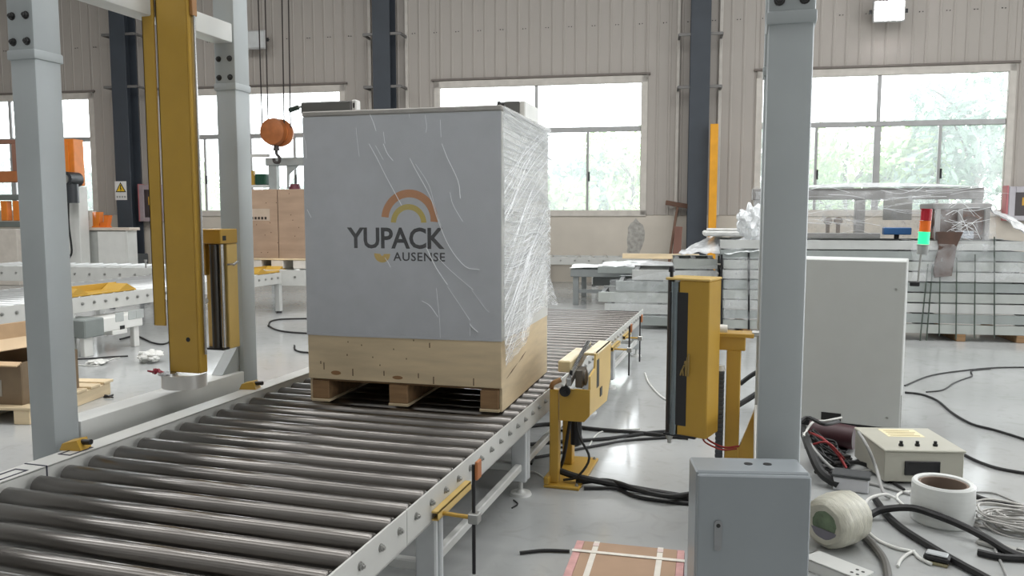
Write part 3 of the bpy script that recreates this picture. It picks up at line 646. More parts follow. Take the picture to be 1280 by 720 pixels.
# ================================================================== photo sensor brackets on the rail
def sensor(Y0, lab, sg=1):
    o = thing('sensor_bracket', lab, 'sensor bracket', (XR, Y0, .0), 0, 'yellow sensor brackets')
    b = B(); b.ab((.001, 0, .372), (.028, .36, .376), .001); b.ab((.024, 0, .372), (.028, .36, .408), .001); b.ab((.001, 0, .40), (.028, .36, .408), .001); b.build('channel', yellow_pale, o)
    b = B(); b.cyl((.02, .05, .385), (.155, .04, .385), .008, seg=10); b.build('cross_rod', yellow, o)
    b = B(); b.ab((.135, .02, .365), (.175, .062, .405), .004); b.build('clamp', galv, o)
    b = B(); b.cyl((.152, .041, .17), (.152, .041, .585), .007, seg=10); b.build('upright_rod', darkmetal, o)
    b = B(); b.ab((.16, .03, .53), (.172, .075, .60), .003); b.build('reflector', copper, o)
sensor(2.66, 'yellow bracket with upright sensor rod on the near right conveyor rail')
sensor(6.5, 'yellow bracket with upright rod on the rail beyond the film clamp')
sensor(7.15, 'yellow bracket with upright rod nearest the far end of the conveyor')

# ================================================================== right film carriage and its stand
p = atY(864, 553, 3.9)
rc = thing('film_carriage', 'yellow film carriage with long steel roller at the right, bottom just above the floor', 'film carriage', (p.x, p.y, .42), R(-16))
HH = .775
b = B(); b.ab((-.075, 0, 0), (.075, .17, HH - .012), .004); body = b.build('housing', yellow, rc)
b = B(); b.ab((-.125, -.003, .05), (-.03, .15, HH - .07), .002); b.build('film_recess', M('recess_dark', (40, 40, 42), .45), rc)
b = B(); b.cyl((-.128, .03, .0), (-.128, .03, HH - .005), .017, seg=14); b.build('rubber_roller', M('roller_black_brown', (52, 46, 42), .4), rc)
b = B(); b.cyl((-.098, .01, .0), (-.098, .01, HH - .02), .02, seg=16); b.build('steel_roller', M('roller_blue_steel', (130, 140, 145), .25, .9), rc)
b = B(); b.ab((-.145, -.005, HH - .012), (.078, .173, HH), .003); b.build('top_plate', yellow_pale, rc)
b = B(); b.ab((-.145, -.005, -.008), (.02, .1, .004), .002); b.build('bottom_plate', darkmetal, rc)
b = B(); b.cyl((-.128, .03, HH), (-.128, .03, HH + .025), .009, seg=10); b.cyl((-.128, .03, HH + .025), (-.128, .03, HH + .05), .016, .012, seg=12); b.build('top_knob', darkmetal, rc)
b = B(); b.cyl((-.12, .02, -.008), (-.12, .02, -.03), .02, .014, seg=12); b.cyl((-.12, .02, -.03), (-.12, .02, -.05), .01, seg=10); b.build('bottom_knob', galv, rc)
b = B()
for k in range(5): b.tube([(-.06 + .01 * k, -.006, .3 + .03 * (k % 3)), (-.05 + .008 * k, -.008, .33 + .02 * k), (-.045 + .006 * k, -.006, .3 + .05 * (k % 2))], .004, 5)
b.build('threading_mark', M('label_gold', (150, 128, 76), .5), rc)
b = B(); b.tube([(.02, .1, -.004), (.03, .12, -.05), (.1, .16, -.085), (.17, .18, -.075)], .005, 6); b.tube([(.03, .11, -.004), (.045, .13, -.04), (.11, .17, -.075), (.18, .18, -.06)], .005, 6); b.build('red_cable', M('cable_red', (150, 46, 44), .5), rc)
sy = 4.12
st_ = thing('carriage_stand', 'yellow steel stand with ribbed cable chain behind the right film carriage', 'stand', (atY(912, 500, sy).x, sy, 0))
SX = st_.location.x
zz = lambda py: atY(912, py, sy).z
b = B(); b.ab((-.02, 0, .0), (.05, .06, zz(438)), .004); b.build('post', yellow, st_)
b = B(); b.ab((-.085, .0, zz(438)), (.07, .06, zz(420)), .004); b.ab((-.085, -.02, zz(421)), (.11, .1, zz(416)), .003); b.build('top_arm', yellow, st_)
b = B(); b.ab((-.12, -.1, 0), (.2, .22, .012), .003); b.build('base_plate', yellow, st_)
b = B(); b.prism([(.05, .02), (.16, .02), (.16, zz(512)), (.12, zz(512)), (.05, zz(560))], 'y', .01, .05); b.build('side_web', yellow, st_)
chain = B(); z = .02
while z < zz(464):
    chain.ab((-.066, -.012, z), (-.028, .03, z + .018), .003); chain.ab((-.062, -.008, z + .017), (-.032, .026, z + .023)); z += .0225
chain.build('cable_chain', M('chain_grey', (74, 78, 84), .5), st_)
b = B(); b.cyl((-.047, .01, zz(464)), (-.047, .01, zz(458)), .024, .016, seg=12); b.build('chain_end', white, st_)
b = B(); b.cyl((-.06, .03, zz(414)), (-.02, .03, zz(414)), .028, seg=14); b.build('white_knob', white, st_)
b = B(); b.cyl((.1, .02, zz(417)), (.14, .02, zz(417)), .014, seg=10); b.cyl((.1, .05, zz(417)), (.15, .05, zz(417)), .014, seg=10); b.build('bolt', galv, st_)

# ================================================================== right foreground
def frame_of(a, b_):            # angle of the ground line from a to b_
    return math.atan2(b_.y - a.y, b_.x - a.x)
# small enclosure in front of the right post
zc = .71; fl_, fr_, bl_ = G(872, 591, zc), G(1016, 594, zc), G(863, 570, zc)
an = frame_of(fl_, fr_); wd = (fr_ - fl_).length; dp = .165
ec = thing('electrical_enclosure', 'small grey electrical enclosure with keyhole lock in front of the right post', 'enclosure', (fl_.x, fl_.y, 0), an)
b = B(); b.ab((0, .02, .1), (wd, dp, zc), .006); bd = b.build('body', cabgrey, ec)
b = B(); b.ab((.002, 0, .104), (wd - .002, .019, zc - .006), .005); dr = b.build('door', cabgrey, ec)
b = B()
st = [(.066 + .012 * math.cos(R(t)), .545 - .07 + (0.075 if 0 <= t <= 180 else 0) + .012 * math.sin(R(t))) for t in range(0, 360, 20)]
b.prism(st, 'y', -.003, .002); lk = b.build('lock_plate', M('lock_grey', (140, 142, 144), .35, .4), dr)
b = B(); b.cyl((.066, -.004, .545), (.066, -.001, .545), .0065, seg=14); b.build('keyhole', dark, lk)
for x in (.175, .235):
    b = B(); b.cyl((x, .10, zc - .001), (x, .10, zc + .0012), .0135, seg=18); b.build('cable_hole', dark, bd)
for x in (.03, wd - .03):
    b = B(); b.ab((x - .015, .04, 0), (x + .015, dp - .03, .1), .002); b.build('foot', darkmetal, ec)

# strapped carton
zk = .16; a0, a1, a2 = G(721, 675, zk), G(856, 688, zk), G(704, 714, zk)
an = frame_of(a0, a1); wd = (a1 - a0).length; dp = .36
ct = thing('strapped_carton', 'flat brown carton with pink edges and white straps on the floor by the enclosure', 'carton', (a0.x, a0.y, 0), an)
pinkm = M('pink_edge', (196, 150, 146), .7, var=.12, scale=20); redm = M('dark_red_side', (104, 46, 50), .7, var=.15, scale=20)
b = B(); b.ab((0, -dp, .003), (wd, 0, zk - .004), .004); b.build('carton_body', redm, ct)
b = B(); b.ab((.033, -dp, zk - .004), (wd - .03, -.002, zk), .001); b.build('lid_panel', brown, ct)
for x0, x1 in ((0.001, .032), (wd - .029, wd - .001)):
    b = B(); b.ab((x0, -dp, zk - .005), (x1, 0, zk - .0005), .001); b.build('edge_strip', pinkm, ct)
strapm = M('white_strap', (222, 216, 206), .4, var=.06, scale=20)
for x in (.085, wd - .095):
    b = B(); b.ab((x - .011, -dp - .002, zk), (x + .011, .002, zk + .002)); b.ab((x - .011, -dp - .003, 0), (x + .011, -dp - .0005, zk + .002)); sp_ = b.build('strap', strapm, ct)
    b = B(); b.ab((x - .012, -.05, zk + .002), (x + .012, -.02, zk + .0045), .001); b.build('strap_seal', M('seal_pink', (214, 196, 190), .35), sp_)
b = B(); b.ab((-.002, -.118, zk + .002), (wd + .002, -.097, zk + .004)); b.build('strap', strapm, ct)

# big plain control cabinet
cb_ = G(1124, 546); an = R(-11)
bc = thing('control_cabinet', 'tall plain light grey control cabinet standing behind the right post', 'cabinet', (cb_.x, cb_.y, 0), an)
BH = 1.19; BW = .95; BDp = .4
b = B(); b.ab((-BW, 0, .05), (0, BDp, BH), .006); bd = b.build('body', M('cabinet_light', (184, 186, 183), .4, var=.02), bc)
b = B(); b.ab((-BW + .02, .03, 0), (-.02, BDp - .03, .05)); b.build('base', darkmetal, bc)
b = B(); b.ab((-.004, .03, .06), (.006, .06, .28), .002); b.build('hinge_strip', galv, bc)
for x, z in ((-.06, BH - .19), (-.08, .12), (-BW + .06, BH - .19), (-BW + .06, .12)): bolt(bd, (x, 0, z), (0, -1, 0), .6, 'screw')
b = B(); b.ab((-.5, -.002, .06), (-.37, .004, .115)); b.build('cable_entry', dark, bd)
# signal tower
tw = thing('signal_tower', 'red, orange and lit green signal tower on a thin pole behind the cabinet', 'signal light', (0, 0, 0))
tp = Plane(bc.matrix_basis @ Vector((.04, .3, 0)), R(16.8)); bx_, bz_ = tp(1147, 356)
tw.location = tp.w(bx_, 0, bz_)
ppx = (tp(1160, 300)[0] - tp(1140, 300)[0]) / 20; zz = lambda py: tp(1150, py)[1] - bz_
b = B(); b.cyl((0, 0, 0), (.012, 0, zz(318)), .007, seg=10); b.build('pole', galv, tw)
b = B(); b.ab((-.05, -.012, -.01), (.012, .012, .02), .004); b.build('bracket', darkmetal, tw)
cx_ = .02
for y0, y1, mt, nm in ((318, 306, M('tower_grey', (150, 152, 150), .4), 'tower_base'), (305, 290, M('lens_green', (40, 215, 130), .3, emit=1.6), 'green_lens'), (289.5, 276, M('lens_orange', (232, 112, 30), .25), 'orange_lens'), (275.5, 261, M('lens_red', (170, 26, 44), .25), 'red_lens')):
    b = B(); b.cyl((cx_, 0, zz(y0)), (cx_ + .003, 0, zz(y1)), 6.5 * ppx, seg=20); b.cyl((cx_, 0, zz(y1) - .004), (cx_, 0, zz(y1)), 6.9 * ppx, seg=20); b.build(nm, mt, tw); cx_ += .004
# supply box on the floor
zb_ = .2; q0, q1 = G(1107, 562, zb_), G(1207, 564, zb_); an = frame_of(q0, q1); wd = (q1 - q0).length; dp = .47
sb = thing('power_supply_box', 'low beige metal box with three black knobs on the floor behind the film roll', 'control box', (q0.x, q0.y, 0), an)
beige = M('box_beige', (176, 174, 162), .4, var=.03)
b = B(); b.ab((0, .01, .015), (wd, dp, zb_ - .014), .004); bd = b.build('body', beige, sb)
b = B(); b.ab((-.006, -.002, zb_ - .013), (wd + .006, dp + .006, zb_), .004); ld = b.build('lid', beige, sb)
b = B(); b.ab((.11, .002, .055), (.30, .013, .135), .002); b.build('display', M('display_black', (22, 22, 24), .2), bd)
for k, x in enumerate((.115, .205, .305)):
    b = B(); b.cyl((x, .08 + .004 * k, zb_), (x, .08 + .004 * k, zb_ + .012), .013, seg=14); b.cyl((x, .08 + .004 * k, zb_ + .012), (x, .08 + .004 * k, zb_ + .028), .009, seg=12); b.build('knob', dark, ld)
b = B(); b.ab((.12, .27, zb_), (.33, .44, zb_ + .001)); lb = b.build('instruction_sticker', M('sticker_cream', (226, 216, 180), .5), ld, 0)
b = B()
for k in range(4): b.ab((.14, .29 + .035 * k, zb_ + .001), (.31 - .02 * (k % 2), .30 + .035 * k, zb_ + .0015))
b.build('sticker_print', M('sticker_ink', (150, 130, 80), .5), lb, 0)
for x in (.03, wd - .03):
    for y in (.04, dp - .04):
        b = B(); b.cyl((x, y, 0), (x, y, .015), .014, seg=10); b.build('foot', dark, sb)
# film roll
p = G(1177, 651)
fr2 = thing('film_roll', 'open roll of white stretch film standing on end on the floor', 'film roll', (p.x, p.y, 0))
b = B(); RO, RI, RH = .14, .112, .2
b.lathe([(RI, .004), (RO - .006, 0), (RO, .008), (RO + .002, RH * .5), (RO, RH - .01), (RO - .008, RH), (RI + .002, RH - .004), (RI, RH - .01), (RI, .004)], seg=40); b.build('film', M('roll_film', (212, 214, 212), .3, var=.03, scale=10, stretch=(1, 1, 6)), fr2)
b = B(); b.lathe([(RI - .0015, .004), (RI - .0015, RH - .012), (RI - .012, RH - .012), (RI - .012, .004), (RI - .0015, .004)], seg=36); b.build('cardboard_core', M('core_brown', (120, 104, 92), .8), fr2)
# wrapped roll lying down
p = G(1029, 688)
wr_ = thing('wrapped_roll', 'film-wrapped roll with green core lying beside the grey enclosure', 'roll', (p.x, p.y, 0), R(52)); wr_.scale = (.72, .84, .84)
b = B(); RR = .14
prof = [(.07, 0), (.105, -.012), (.128, .01), (RR, .06), (RR + .004, .16), (RR - .004, .27), (.11, .32), (.05, .325), (.0, .325)]
rings = []
for r_, t in prof:
    rings.append([b.bm.verts.new((t, r_ * math.cos(6.2832 * i / 32) * (1 + .03 * math.sin(i * 2.1 + t * 30)), RR + .0 + r_ * math.sin(6.2832 * i / 32) * (1 + .02 * math.sin(i * 1.7)))) for i in range(32)])
for u, v in zip(rings, rings[1:]):
    for i in range(32): b.bm.faces.new((u[i], u[(i + 1) % 32], v[(i + 1) % 32], v[i]))
zmin = min(v.co.z for v in b.bm.verts)
for v in b.bm.verts: v.co.z -= zmin
b.build('film_wrap', M('wrap_cream', (192, 190, 176), .3, var=.15, scale=8, stretch=(4, 1, 1), bump=.5, bscale=30), wr_)
b = B(); b.cyl((.004, 0, RR), (.05, 0, RR), .098, seg=28); co = b.build('green_core', M('core_green', (112, 130, 104), .5, var=.3, scale=14), wr_)
b = B(); b.prism([(.085 * math.cos(R(t)), RR - .0 + .085 * math.sin(R(t))) for t in range(200, 345, 12)], 'x', -.004, .006); b.build('core_liner', M('core_grey', (120, 118, 128), .5), co)
# white drilled bracket next to it
p = G(1046, 705, .05)
wbk = thing('drilled_bracket', 'white painted bracket with bolt holes lying below the wrapped roll', 'bracket', (p.x, p.y, 0), R(-38))
b = B(); b.ab((-.13, -.06, .042), (.13, .06, .05), .002); b.ab((-.13, -.06, 0), (-.122, .06, .05), .002); b.ab((-.13, -.06, 0), (.13, -.052, .05), .002); bd = b.build('channel', frame_white, wbk)
for x, y in ((.08, .02), (.105, .02), (.08, -.02), (.105, -.02)):
    b = B(); b.cyl((x, y, .0495), (x, y, .0508), .007, seg=10); b.build('bolt_hole', dark, bd)
# puck shaped plug
p = G(1171, 704)
pk = thing('power_plug', 'small black plug block with a light grey top beside the black hose', 'plug', (p.x, p.y, 0), R(-20))
b = B(); b.ab((-.05, -.03, .012), (.05, .03, .04), .008); b.build('housing', dark, pk)
b = B(); b.ab((-.042, -.026, .04), (.042, .026, .047), .004); b.build('top_cap', M('plug_cap', (178, 182, 184), .35), pk)
b = B(); b.ab((-.04, -.034, .0), (.045, .03, .013), .003); b.build('base', M('plug_base', (140, 132, 100), .5), pk)
# small white device under the cable bundle
p = G(1066, 612)
dv = thing('terminal_box', 'small white terminal box with a dark lid lying in the cable bundle', 'terminal box', (p.x, p.y, 0), R(-8))
b = B(); b.ab((-.1, -.05, 0), (.08, .06, .075), .006); b.build('case', M('terminal_white', (200, 200, 204), .5), dv)
b = B(); b.ab((-.108, -.056, .076), (.086, .066, .095), .005); b.build('lid', M('terminal_lid', (66, 68, 70), .5), dv)
p = G(1043, 566)
dk = thing('drive_motor', 'dark maroon motor housing half buried in cables below the cabinet', 'motor', (p.x, p.y + .1, 0), R(-20))
b = B(); b.cyl((-.14, 0, .09), (.13, 0, .09), .085, .075, 22); b.build('housing', M('maroon', (60, 30, 36), .45), dk)
b = B(); b.ab((-.16, -.08, 0), (.1, .08, .02), .004); b.build('foot', darkmetal, dk)

# ------------------------------------------------------------------ cables on the floor
greyc = M('cable_grey', (150, 150, 148), .5); whitec = M('cable_white', (212, 212, 208), .45); redc = M('cable_red2', (150, 48, 50), .5)
def cable(pts, r, mt, lab, name='cable', cat='cable', lift=None, group=None):
    W = []
    for i, q in enumerate(pts):
        z = r + .001 + (lift[i] if lift else 0); g = G(q[0], q[1], z); W.append(g)
    o0 = W[0].copy(); o0.z = 0
    b = B(); b.tube([v - o0 for v in W], r, 8, smooth=6); o = b.build(name, mt, None, 40, o0); return tag(o, lab, cat, group)
cable([(1082, 648), (1095, 640), (1110, 636), (1140, 635), (1170, 644), (1200, 656), (1232, 672), (1262, 690), (1290, 700)], .017, dark, 'thick black hose arching in front of the white film roll', 'hose', 'hose', [0, .02, .04, .06, .06, .04, .02, 0, 0])
cable([(1094, 624), (1110, 645), (1130, 662), (1160, 681), (1185, 696), (1212, 711), (1240, 726)], .017, dark, 'thick black hose running past the plug to the bottom edge', 'hose', 'hose')
cable([(1215, 619), (1240, 627), (1270, 632), (1300, 640)], .014, dark, 'short black hose leaving the film roll towards the right edge', 'hose', 'hose')
cable([(1079, 668), (1092, 682), (1106, 702), (1111, 728)], .017, M('hose_grey', (96, 94, 90), .5), 'dark grey hose below the wrapped roll', 'hose', 'hose')
cable([(1118, 622), (1105, 618), (1086, 624), (1078, 640), (1082, 660), (1097, 675), (1120, 685), (1141, 690), (1150, 698), (1164, 705)], .008, whitec, 'white cable looping from the wrapped roll to the plug', lift=[.03, .06, .08, .07, .04, 0, 0, 0, 0, 0])
cable([(1073, 540), (1085, 560), (1095, 585), (1104, 615), (1112, 622)], .009, greyc, 'grey cable hanging along the left side of the beige box', lift=[.26, .2, .1, .03, 0])
cable([(1122, 708), (1126, 700), (1134, 693), (1143, 689)], .007, whitec, 'short white cable tail near the bottom edge')
cable([(1140, 614), (1126, 616), (1121, 622), (1128, 630), (1138, 638), (1146, 646)], .007, whitec, 'white cable curl at the foot of the film roll')
cable([(1131, 482), (1165, 469), (1215, 462), (1250, 459.5), (1290, 459)], .007, dark, 'thin black cable curving across the floor behind the cabinet')
cable([(1131, 490.5), (1152, 493), (1172, 501), (1190, 516), (1215, 530), (1245, 538), (1290, 552)], .009, dark, 'black cable snaking to the right edge beside the cabinet')
cable([(1158, 490), (1178, 487.5), (1192, 479), (1204, 474), (1215, 470), (1215, 463.5), (1238, 461)], .006, dark, 'thin dark cable branching between two floor cables')
cable([(1206, 569), (1225, 578), (1250, 586), (1290, 593)], .01, dark, 'dark cable leaving the right side of the beige box')
cable([(1212, 615), (1240, 616), (1262, 624), (1275, 630)], .005, greyc, 'thin grey cable crossing right of the film roll')
cable([(1205, 652), (1225, 662), (1240, 680), (1252, 705), (1262, 728)], .006, greyc, 'grey cable dropping from the coil to the bottom edge')
cable([(1203, 654), (1222, 648), (1244, 640), (1262, 648), (1280, 668)], .007, whitec, 'pale cable between the film roll and the cable coil')
cable([(1222, 690), (1250, 696), (1285, 698)], .016, dark, 'black connector lead at the right edge below the coil')
cable([(698, 588), (722, 596), (760, 604), (800, 612), (866, 623)], .019, dark, 'thick black cable from the clamp station to the grey enclosure', lift=[.05, .03, .01, .0, .0])
cable([(720, 603), (760, 601), (800, 613), (835, 620), (866, 617)], .014, dark, 'second black cable twisting along the thick one to the enclosure', lift=[.0, .02, .03, .03, .02])
cable([(730, 610), (770, 611), (800, 622), (866, 630)], .01, dark, 'lower black cable drooping onto the floor before the enclosure')
cable([(640, 536), (690, 530), (740, 536), (800, 541), (860, 547)], .014, dark, 'black cable passing on the floor behind the clamp station')
cable([(655, 556), (700, 552), (760, 548), (820, 540), (870, 538)], .012, dark, 'black cable crossing under the right film carriage')
cable([(642, 576), (668, 572), (700, 566), (740, 558), (790, 550), (850, 546)], .009, dark, 'thin black cable from under the conveyor to the carriage')
cable([(664, 580), (672, 560), (680, 545), (700, 538), (725, 545), (722, 556), (690, 560)], .008, dark, 'black cable loop around the clamp posts')
cable([(648, 590), (668, 590), (684, 600)], .005, whitec, 'thin pale wire by the clamp base plate')
cable([(735, 560), (745, 544), (760, 538), (800, 536)], .005, whitec, 'thin white wire behind the clamp base')
cable([(806, 466), (812, 480), (830, 498), (850, 502)], .008, whitec, 'white cable hanging to the floor at the conveyor far end')
cable([(650, 691), (680, 688), (712, 689)], .008, dark, 'short black rod-like cable end left of the brown carton')
cable([(925, 480), (938, 470), (952, 462)], .018, dark, 'black hose rising behind the right carriage stand', 'hose', 'hose', [.2, .26, .3])
cable([(920, 508), (938, 497), (950, 488), (962, 470)], .02, dark, 'lower black hose behind the right carriage stand', 'hose', 'hose', [.12, .16, .2, .25])
for k, (pts, r, mt, lf, lab) in enumerate((
        ([(1003, 535), (1012, 560), (1026, 590), (1048, 606)], .026, dark, [.18, .14, .05, .0], 'thick black hose bundle against the right post'),
        ([(1000, 528), (1010, 522), (1030, 530), (1048, 527)], .012, dark, [.24, .26, .25, .22], 'black cable entering the cabinet cable hole'),
        ([(1004, 545), (1016, 528), (1032, 526), (1052, 522)], .007, whitec, [.2, .22, .23, .24], 'white wire entering the cabinet cable hole'),
        ([(1010, 540), (1028, 548), (1046, 566), (1058, 585)], .008, redc, [.18, .17, .1, .03], 'red wire in the bundle below the cabinet'),
        ([(1014, 556), (1034, 553), (1050, 568), (1060, 580)], .006, redc, [.14, .17, .1, .02], 'thin red wire looping over the maroon motor'),
        ([(1004, 542), (1018, 562), (1034, 580), (1052, 590), (1090, 588)], .009, greyc, [.2, .16, .1, .06, .01], 'grey cable sweeping over the black hose bundle'),
        ([(1064, 580), (1080, 574), (1100, 592), (1130, 612)], .008, dark, [.0, .0, .0, .0], 'dark cable in front of the beige box'),
        ([(1060, 600), (1085, 604), (1110, 610), (1138, 618)], .008, greyc, [.0, .0, .0, .0], 'grey cable running to the film roll from the terminal box'),
        ([(1020, 590), (1040, 580), (1070, 578), (1090, 584)], .012, dark, [.06, .05, .03, .0], 'black cable across the terminal box bundle'))):
    cable(pts, r, mt, lab, lift=lf)
b = B(); o0 = G(1035, 585); o0.z = 0; rg = random.Random(31)
for k in range(26):
    W_ = []
    x_, y_ = rg.uniform(1004, 1020), rg.uniform(535, 560); zz0 = rg.uniform(.05, .16)
    for i in range(5):
        q = G(x_ + i * rg.uniform(6, 15), y_ + i * rg.uniform(6, 13), .01 + zz0 * (1 - i / 4)); W_.append(q - o0)
    b.tube(W_, rg.choice([.006, .008, .011]), 6, smooth=4)
tag(b.build('cable_tangle', dark, None, 40, o0), 'dense tangle of black cables between the right post and the beige box', 'cables', kind='stuff')
p = G(1272, 662)
b = B()
for k in range(16):
    rr = rnd(.09, .17); cxx, cyy = rnd(-.03, .03), rnd(-.03, .03); z0 = .008 + .007 * k * .7
    b.tube([(cxx + rr * math.cos(i * .5236), cyy + rr * .8 * math.sin(i * .5236), z0 + .008 * math.sin(i * 1.3 + k)) for i in range(13)], .005, 6, smooth=3)
for k in range(7): b.tube([(rnd(-.2, -.1), rnd(-.1, .1), .008), (rnd(-.3, -.2), rnd(-.1, .05), .012), (rnd(-.36, -.28), rnd(-.1, .05), .007)], .005, 6)
tag(b.build('cable_coil', M('coil_grey', (176, 174, 170), .5), None, 40, p), 'pile of coiled pale grey cable at the right edge of the floor', 'cable coil')
p = G(1262, 690)
b = B(); b.box((0, 0, .012), (.26, .05, .022), .006, rot=(0, 0, R(-30))); b.box((.05, -.03, .025), (.06, .03, .01), .003, m=1, rot=(0, 0, R(-30)))
tag(b.build('cable_duct', [M('duct_grey', (160, 160, 156), .5), dark], None, 35, p), 'short grey duct strip lying under the cable coil', 'duct')

# ================================================================== stacked conveyor frames at the back right
def drape(name, fn, nu, nv, mt, lab, cat='plastic sheet', seed=0, amp=.03, sc_=6, parent=None, group=None):
    def g(u, v):
        p = Vector(fn(u, v)); n = noise.noise_vector((u * sc_ + seed, v * sc_, seed * .7)); n2 = noise.noise_vector((u * sc_ * 3, v * sc_ * 3 + seed, 2)); return p + n * amp + n2 * amp * .4
    pts0 = Vector(fn(.5, 0)); b = B(); b.sheet((lambda u, v: g(u, v) - pts0) if parent is None else g, nu, nv)
    o = b.build(name, mt, parent, 60, pts0 if parent is None else None)
    return o if parent is not None else tag(o, lab, cat, group)
stackm = [M('stack_grey_a', (172, 176, 172), .45, var=.08, scale=3), M('stack_grey_b', (150, 156, 154), .45, var=.1, scale=3), M('stack_grey_c', (188, 190, 188), .45, var=.08, scale=3)]
gapm = M('stack_gap', (96, 98, 98), .6)
def stack_frame(PLN, x0, x1, z, h, depth, k, lab, grp):
    t = thing('conveyor_frame', lab, 'steel frame', PLN.w((x0 + x1) / 2, 0, z), PLN.a, grp)
    hl = (x1 - x0) / 2; mt = stackm[k % 3]
    for y in (0, depth):
        b = B(); sg = 1 if y == 0 else -1
        b.prism([(y, 0), (y + sg * .05, 0), (y + sg * .05, .006), (y + sg * .006, .006), (y + sg * .006, h - .006), (y + sg * .05, h - .006), (y + sg * .05, h), (y, h)], 'x', -hl, hl); b.build('side_channel', mt, t)
    n = max(2, int(hl * 2 / 1.1))
    for i in range(n + 1):
        x = -hl + .05 + (2 * hl - .1) * i / n
        b = B(); b.ab((x - .03, .008, .01), (x + .03, depth - .008, h - .012), .003); b.build('cross_member', gapm, t)
    return t
ordw = ['lowest', 'second', 'third', 'fourth', 'fifth', 'sixth', 'seventh', 'eighth', 'ninth', 'tenth', 'eleventh']
SP = Plane(G(1200, 427), WA)
xa, xb_ = SP(903, 380)[0], SP(1315, 380)[0]
nl = 9; hl_ = .112
for k in range(nl):
    j = rnd(-.05, .05)
    stack_frame(SP, xa + j, xb_ + rnd(-.2, .1), .09 + k * (hl_ + .012), hl_ - .006, 1.1, k, '%s frame from the floor in the tall strapped stack behind the cabinet' % ordw[k].capitalize(), 'frames of the tall strapped stack')
for k, x in enumerate((xa + .3, (xa + xb_) / 2 - .4, (xa + xb_) / 2 + .9, xb_ - .3)):
    b = B(); b.ab((-.05, 0, 0), (.05, 1.1, .088), .006); tag(b.build('timber_bearer', woodd, None, 35, SP.w(x, 0, 0), (0, 0, WA)), ['timber bearer under the left end of the strapped stack', 'timber bearer under the strapped stack just left of its middle', 'timber bearer under the strapped stack right of the signal tower', 'timber bearer under the right end of the strapped stack'][k], 'timber', 'timber bearers under the stack')
TOPR = .09 + nl * (hl_ + .012) - .01
greens = M('strap_green', (70, 80, 72), .5)
for k, (pxt, pyt, pxb, pyb) in enumerate(((902, 318, 902, 405), (936, 316, 936, 412), (1160, 330, 1150, 426), (1166, 330, 1158, 426), (1175, 340, 1174, 420), (1196, 322, 1195, 424), (1219, 318, 1218, 423), (1243, 296, 1243, 423))):
    a = SP(pxt, pyt, .03); c = SP(pxb, pyb, .03)
    o = SP.w(c[0], -.03, max(0.001, c[1]))
    b = B(); h = a[1] - max(.001, c[1]); dx = a[0] - c[0]
    b.tube([(0, 0, 0), (dx * .5, 0, h * .5), (dx, 0, h)], .008 if k > 1 else .013, 6, smooth=2)
    tag(b.build('tie_rod', greens if k > 1 else darkmetal, None, 40, o, (0, 0, WA)), ['dark upright rod on the stack just right of the yellow carriage', 'dark upright rod on the stack just left of the grey post', 'left one of the two slanted green tie rods near the signal tower', 'right one of the two slanted green tie rods near the signal tower', 'green upright tie rod under the brown wrapped machine, left', 'green upright tie rod under the brown wrapped machine, right', 'second green upright tie rod from the right end of the stack', 'rightmost tall green upright tie rod on the stack'][k], 'tie rod', 'tie rods holding the stack')
# smaller stack left of it
SL = Plane(G(830, 412), WA)
xs = [SL(752, 360)[0], SL(756, 360)[0], SL(748, 360)[0], SL(770, 360)[0], SL(790, 360)[0], SL(842, 330)[0]]; xe = SL(898, 360)[0] - .02
for k in range(6):
    stack_frame(SL, xs[k], xe, .05 + k * .15, .128, 1.0, k + 1, '%s frame from the floor in the lower stack right of the conveyor end' % ordw[k].capitalize(), 'frames of the lower stack')
for k, x in enumerate((xs[3] + .15, xe - .2)):
    b = B(); b.ab((-.05, 0, 0), (.05, 1.0, .048), .006); tag(b.build('timber_bearer', woodd, None, 35, SL.w(x, 0, 0), (0, 0, WA)), ['timber bearer under the left end of the lower stack', 'timber bearer under the right end of the lower stack'][k], 'timber', 'timber bearers under the stack')
# long wrapped portal frame lying on the tall stack
T0 = SP.w(0, .78, TOPR); TPn = Plane(T0, WA)
def tq(px, py): x, z = TPn(px, py); return x, z - TOPR
up = thing('portal_section', 'long grey beam on short legs wrapped in film, on top of the tall stack', 'machine section', T0, WA)
x0, z1 = tq(941, 236); x1, z0 = tq(1230, 249)
b = B(); b.ab((x0, 0, z0), (x1, .12, z1), .006); b.build('top_beam', M('wrap_grey_beam', (140, 138, 136), .45), up)
for pxa, pxb in ((943, 954), (1070, 1082), (1218, 1229)):
    b = B(); b.ab((tq(pxa, 260)[0], .01, 0.001), (tq(pxb, 260)[0], .11, z0), .005); b.build('leg', M('wrap_grey_leg', (158, 156, 154), .45), up)
b = B(); b.ab((tq(1104, 260)[0], -.01, tq(1110, 275)[1]), (tq(1140, 260)[0], .01, z0), .004); b.build('cover_plate', M('wrap_plate', (150, 148, 142), .45), up)
b = B(); b.ab((tq(1000, 300)[0], -.02, .001), (tq(1100, 300)[0], .1, tq(1000, 291)[1]), .006); b.build('lower_beam', M('wrap_grey_leg', (158, 156, 154)), up)
for px in (1036, 1049):
    b = B(); b.cyl((tq(px, 276)[0], .02, tq(px, 276)[1]), (tq(px, 276)[0], .1, tq(px, 276)[1]), .05, seg=16); b.ab((tq(px, 276)[0] - .02, .03, .0), (tq(px, 276)[0] + .02, .09, tq(px, 276)[1])); b.build('pulley', M('pulley_brown', (130, 116, 104), .5), up)
drape('film', lambda u, v: (x0 + .02 + (x1 - x0) * u, -.05 - .05 * math.sin(v * 3) + (.2 if v > .93 else 0), .02 + (z1 + .03) * v), 60, 16, filmthin, None, parent=up, seed=3, amp=.03, sc_=5)
